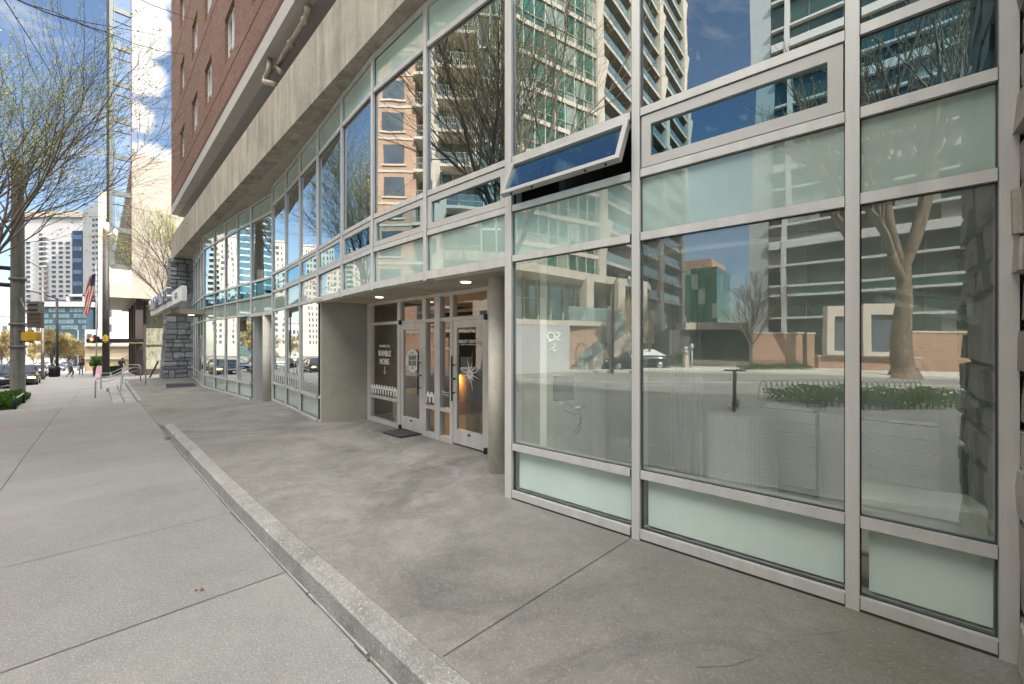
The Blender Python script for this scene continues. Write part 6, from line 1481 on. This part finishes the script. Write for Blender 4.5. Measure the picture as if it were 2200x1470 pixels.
# faded red utility marks
for i, (u0, v0, u1, v1) in enumerate(((2, 928, 24, 912), (52, 893, 68, 884), (88, 871, 96, 866))):
    m = MB(); A_, B_ = P(u0, v0, F*1.93/(v0-735)), P(u1, v1, F*1.94/(v1-735)); a, n, L_ = face(A_, B_); sA, sB = (A_[0]*T[0]+A_[1]*T[1]), (B_[0]*T[0]+B_[1]*T[1])
    m.quad((*along(A_, n, -.04), H(sA)+.005), (*along(B_, n, -.04), H(sB)+.005), (*along(B_, n, .04), H(sB)+.005), (*along(A_, n, .04), H(sA)+.005)); struct(m, 'paint_mark', M('utility_red', (.33, .20, .18), .9, 0, .3, 20))
# ------------------------------------------------------------------ light, sky, camera
SUN = Vector((.965, -.26, 0)).normalized(); EL = R(44)
sd = Vector((SUN.x*math.cos(EL), SUN.y*math.cos(EL), math.sin(EL)))
w = bpy.data.worlds.new('World'); scene.world = w; w.use_nodes = True
nt = w.node_tree; nt.nodes.clear()
out = nd(nt, 'ShaderNodeOutputWorld'); bg = nd(nt, 'ShaderNodeBackground'); sk = nd(nt, 'ShaderNodeTexSky')
sk.sky_type = 'NISHITA'; sk.sun_disc = False; sk.sun_elevation = EL; sk.sun_rotation = math.atan2(SUN.x, SUN.y)
sk.air_density = 1.0; sk.dust_density = .6; sk.ozone_density = 1.6
tc = nd(nt, 'ShaderNodeTexCoord'); gen = tc.outputs['Generated']
def vdot(d):
    n = nd(nt, 'ShaderNodeVectorMath', operation='DOT_PRODUCT'); nt.links.new(gen, n.inputs[0]); n.inputs[1].default_value = Vector(d).normalized(); return n.outputs['Value']
# clouds: broken cumulus, thicker in a bank beyond the stone tower
mp = nd(nt, 'ShaderNodeMapping'); mp.inputs['Scale'].default_value = (1, 1, 1.8); nt.links.new(gen, mp.inputs[0])
n1 = noise(nt, mp.outputs[0], 3.4, 8, .58, .3)
zz_ = vdot((0, 0, 1)); back = vdot((-.35, -.94, 0))
over = mul(nt, ramp(nt, zz_, .45, .9), .16)          # cloud cover added overhead to neutralise the blue light in the shade
field = ramp(nt, mul(nt, n1, over, 'ADD'), .57, .78)
def bank(u, v, rad, k=1.0):
    d = ((u-1100)/F, 1, (735-v)/F); c = vdot(d); return mul(nt, ramp(nt, c, math.cos(R(rad)), math.cos(R(rad*.45))), k)
edge = noise(nt, gen, 42, 7, .62, .5)
bk = None
for u, v, r_ in ((300, -20, 2.6), (306, 70, 2.4), (302, 160, 2.3), (292, 250, 1.7), (312, 345, 2.2), (352, 365, 2.3), (330, 420, 3.0), (355, 60, .9)):
    b_ = bank(u, v, r_); bk = b_ if bk is None else mul(nt, bk, b_, 'MAXIMUM')
bk = ramp(nt, mul(nt, mul(nt, bk, .75), edge, 'ADD'), .62, 1.08)
low = bank(190, 300, 5, .55); lw = mul(nt, low, ramp(nt, noise(nt, mp.outputs[0], 12, 6, .6, .5), .45, .7))
cl_ = mul(nt, mul(nt, mul(nt, field, .75), bk, 'MAXIMUM'), lw, 'MAXIMUM')
c = mix(nt, cl_, sk.outputs[0], (7.2, 7.0, 6.6))
n2 = noise(nt, mp.outputs[0], 2.2, 5, .55)
cap = mul(nt, ramp(nt, mul(nt, zz_, mul(nt, n2, .22), 'ADD'), .76, .86), mul(nt, ramp(nt, zz_, .965, .93), ramp(nt, vdot((-.461, .224, .858)), math.cos(R(12)), math.cos(R(20)))))   # added bright cloud ring, out of view, lifts the shade; gap keeps sash blue
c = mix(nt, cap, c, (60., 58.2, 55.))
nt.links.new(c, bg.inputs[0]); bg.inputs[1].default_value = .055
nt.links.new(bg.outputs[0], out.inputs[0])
L = bpy.data.lights.new('sun', 'SUN'); L.energy = 3.1; L.angle = R(.53); L.color = (1, .945, .86)
lo = bpy.data.objects.new('sun', L); COL.objects.link(lo); lo.rotation_euler = sd.to_track_quat('Z', 'Y').to_euler()
cam = bpy.data.cameras.new('camera'); co = bpy.data.objects.new('camera', cam); COL.objects.link(co); scene.camera = co
co.location = (0, 0, E); co.rotation_euler = (R(90), 0, 0); cam.sensor_width = 36; cam.lens = 36*F/2200; cam.clip_start = .05; cam.clip_end = 3000
vs = scene.view_settings; vs.view_transform = 'Standard'; vs.look = 'None'; vs.exposure = 1.8; vs.gamma = 1; vs.use_curve_mapping = False
scene.render.engine = 'CYCLES'; cy = scene.cycles
cy.use_denoising = True
try: cy.denoiser = 'OPENIMAGEDENOISE'
except Exception: pass
cy.max_bounces = 9; cy.diffuse_bounces = 4; cy.glossy_bounces = 4; cy.transparent_max_bounces = 16; cy.caustics_reflective = False; cy.caustics_refractive = False
cy.sample_clamp_indirect = 8
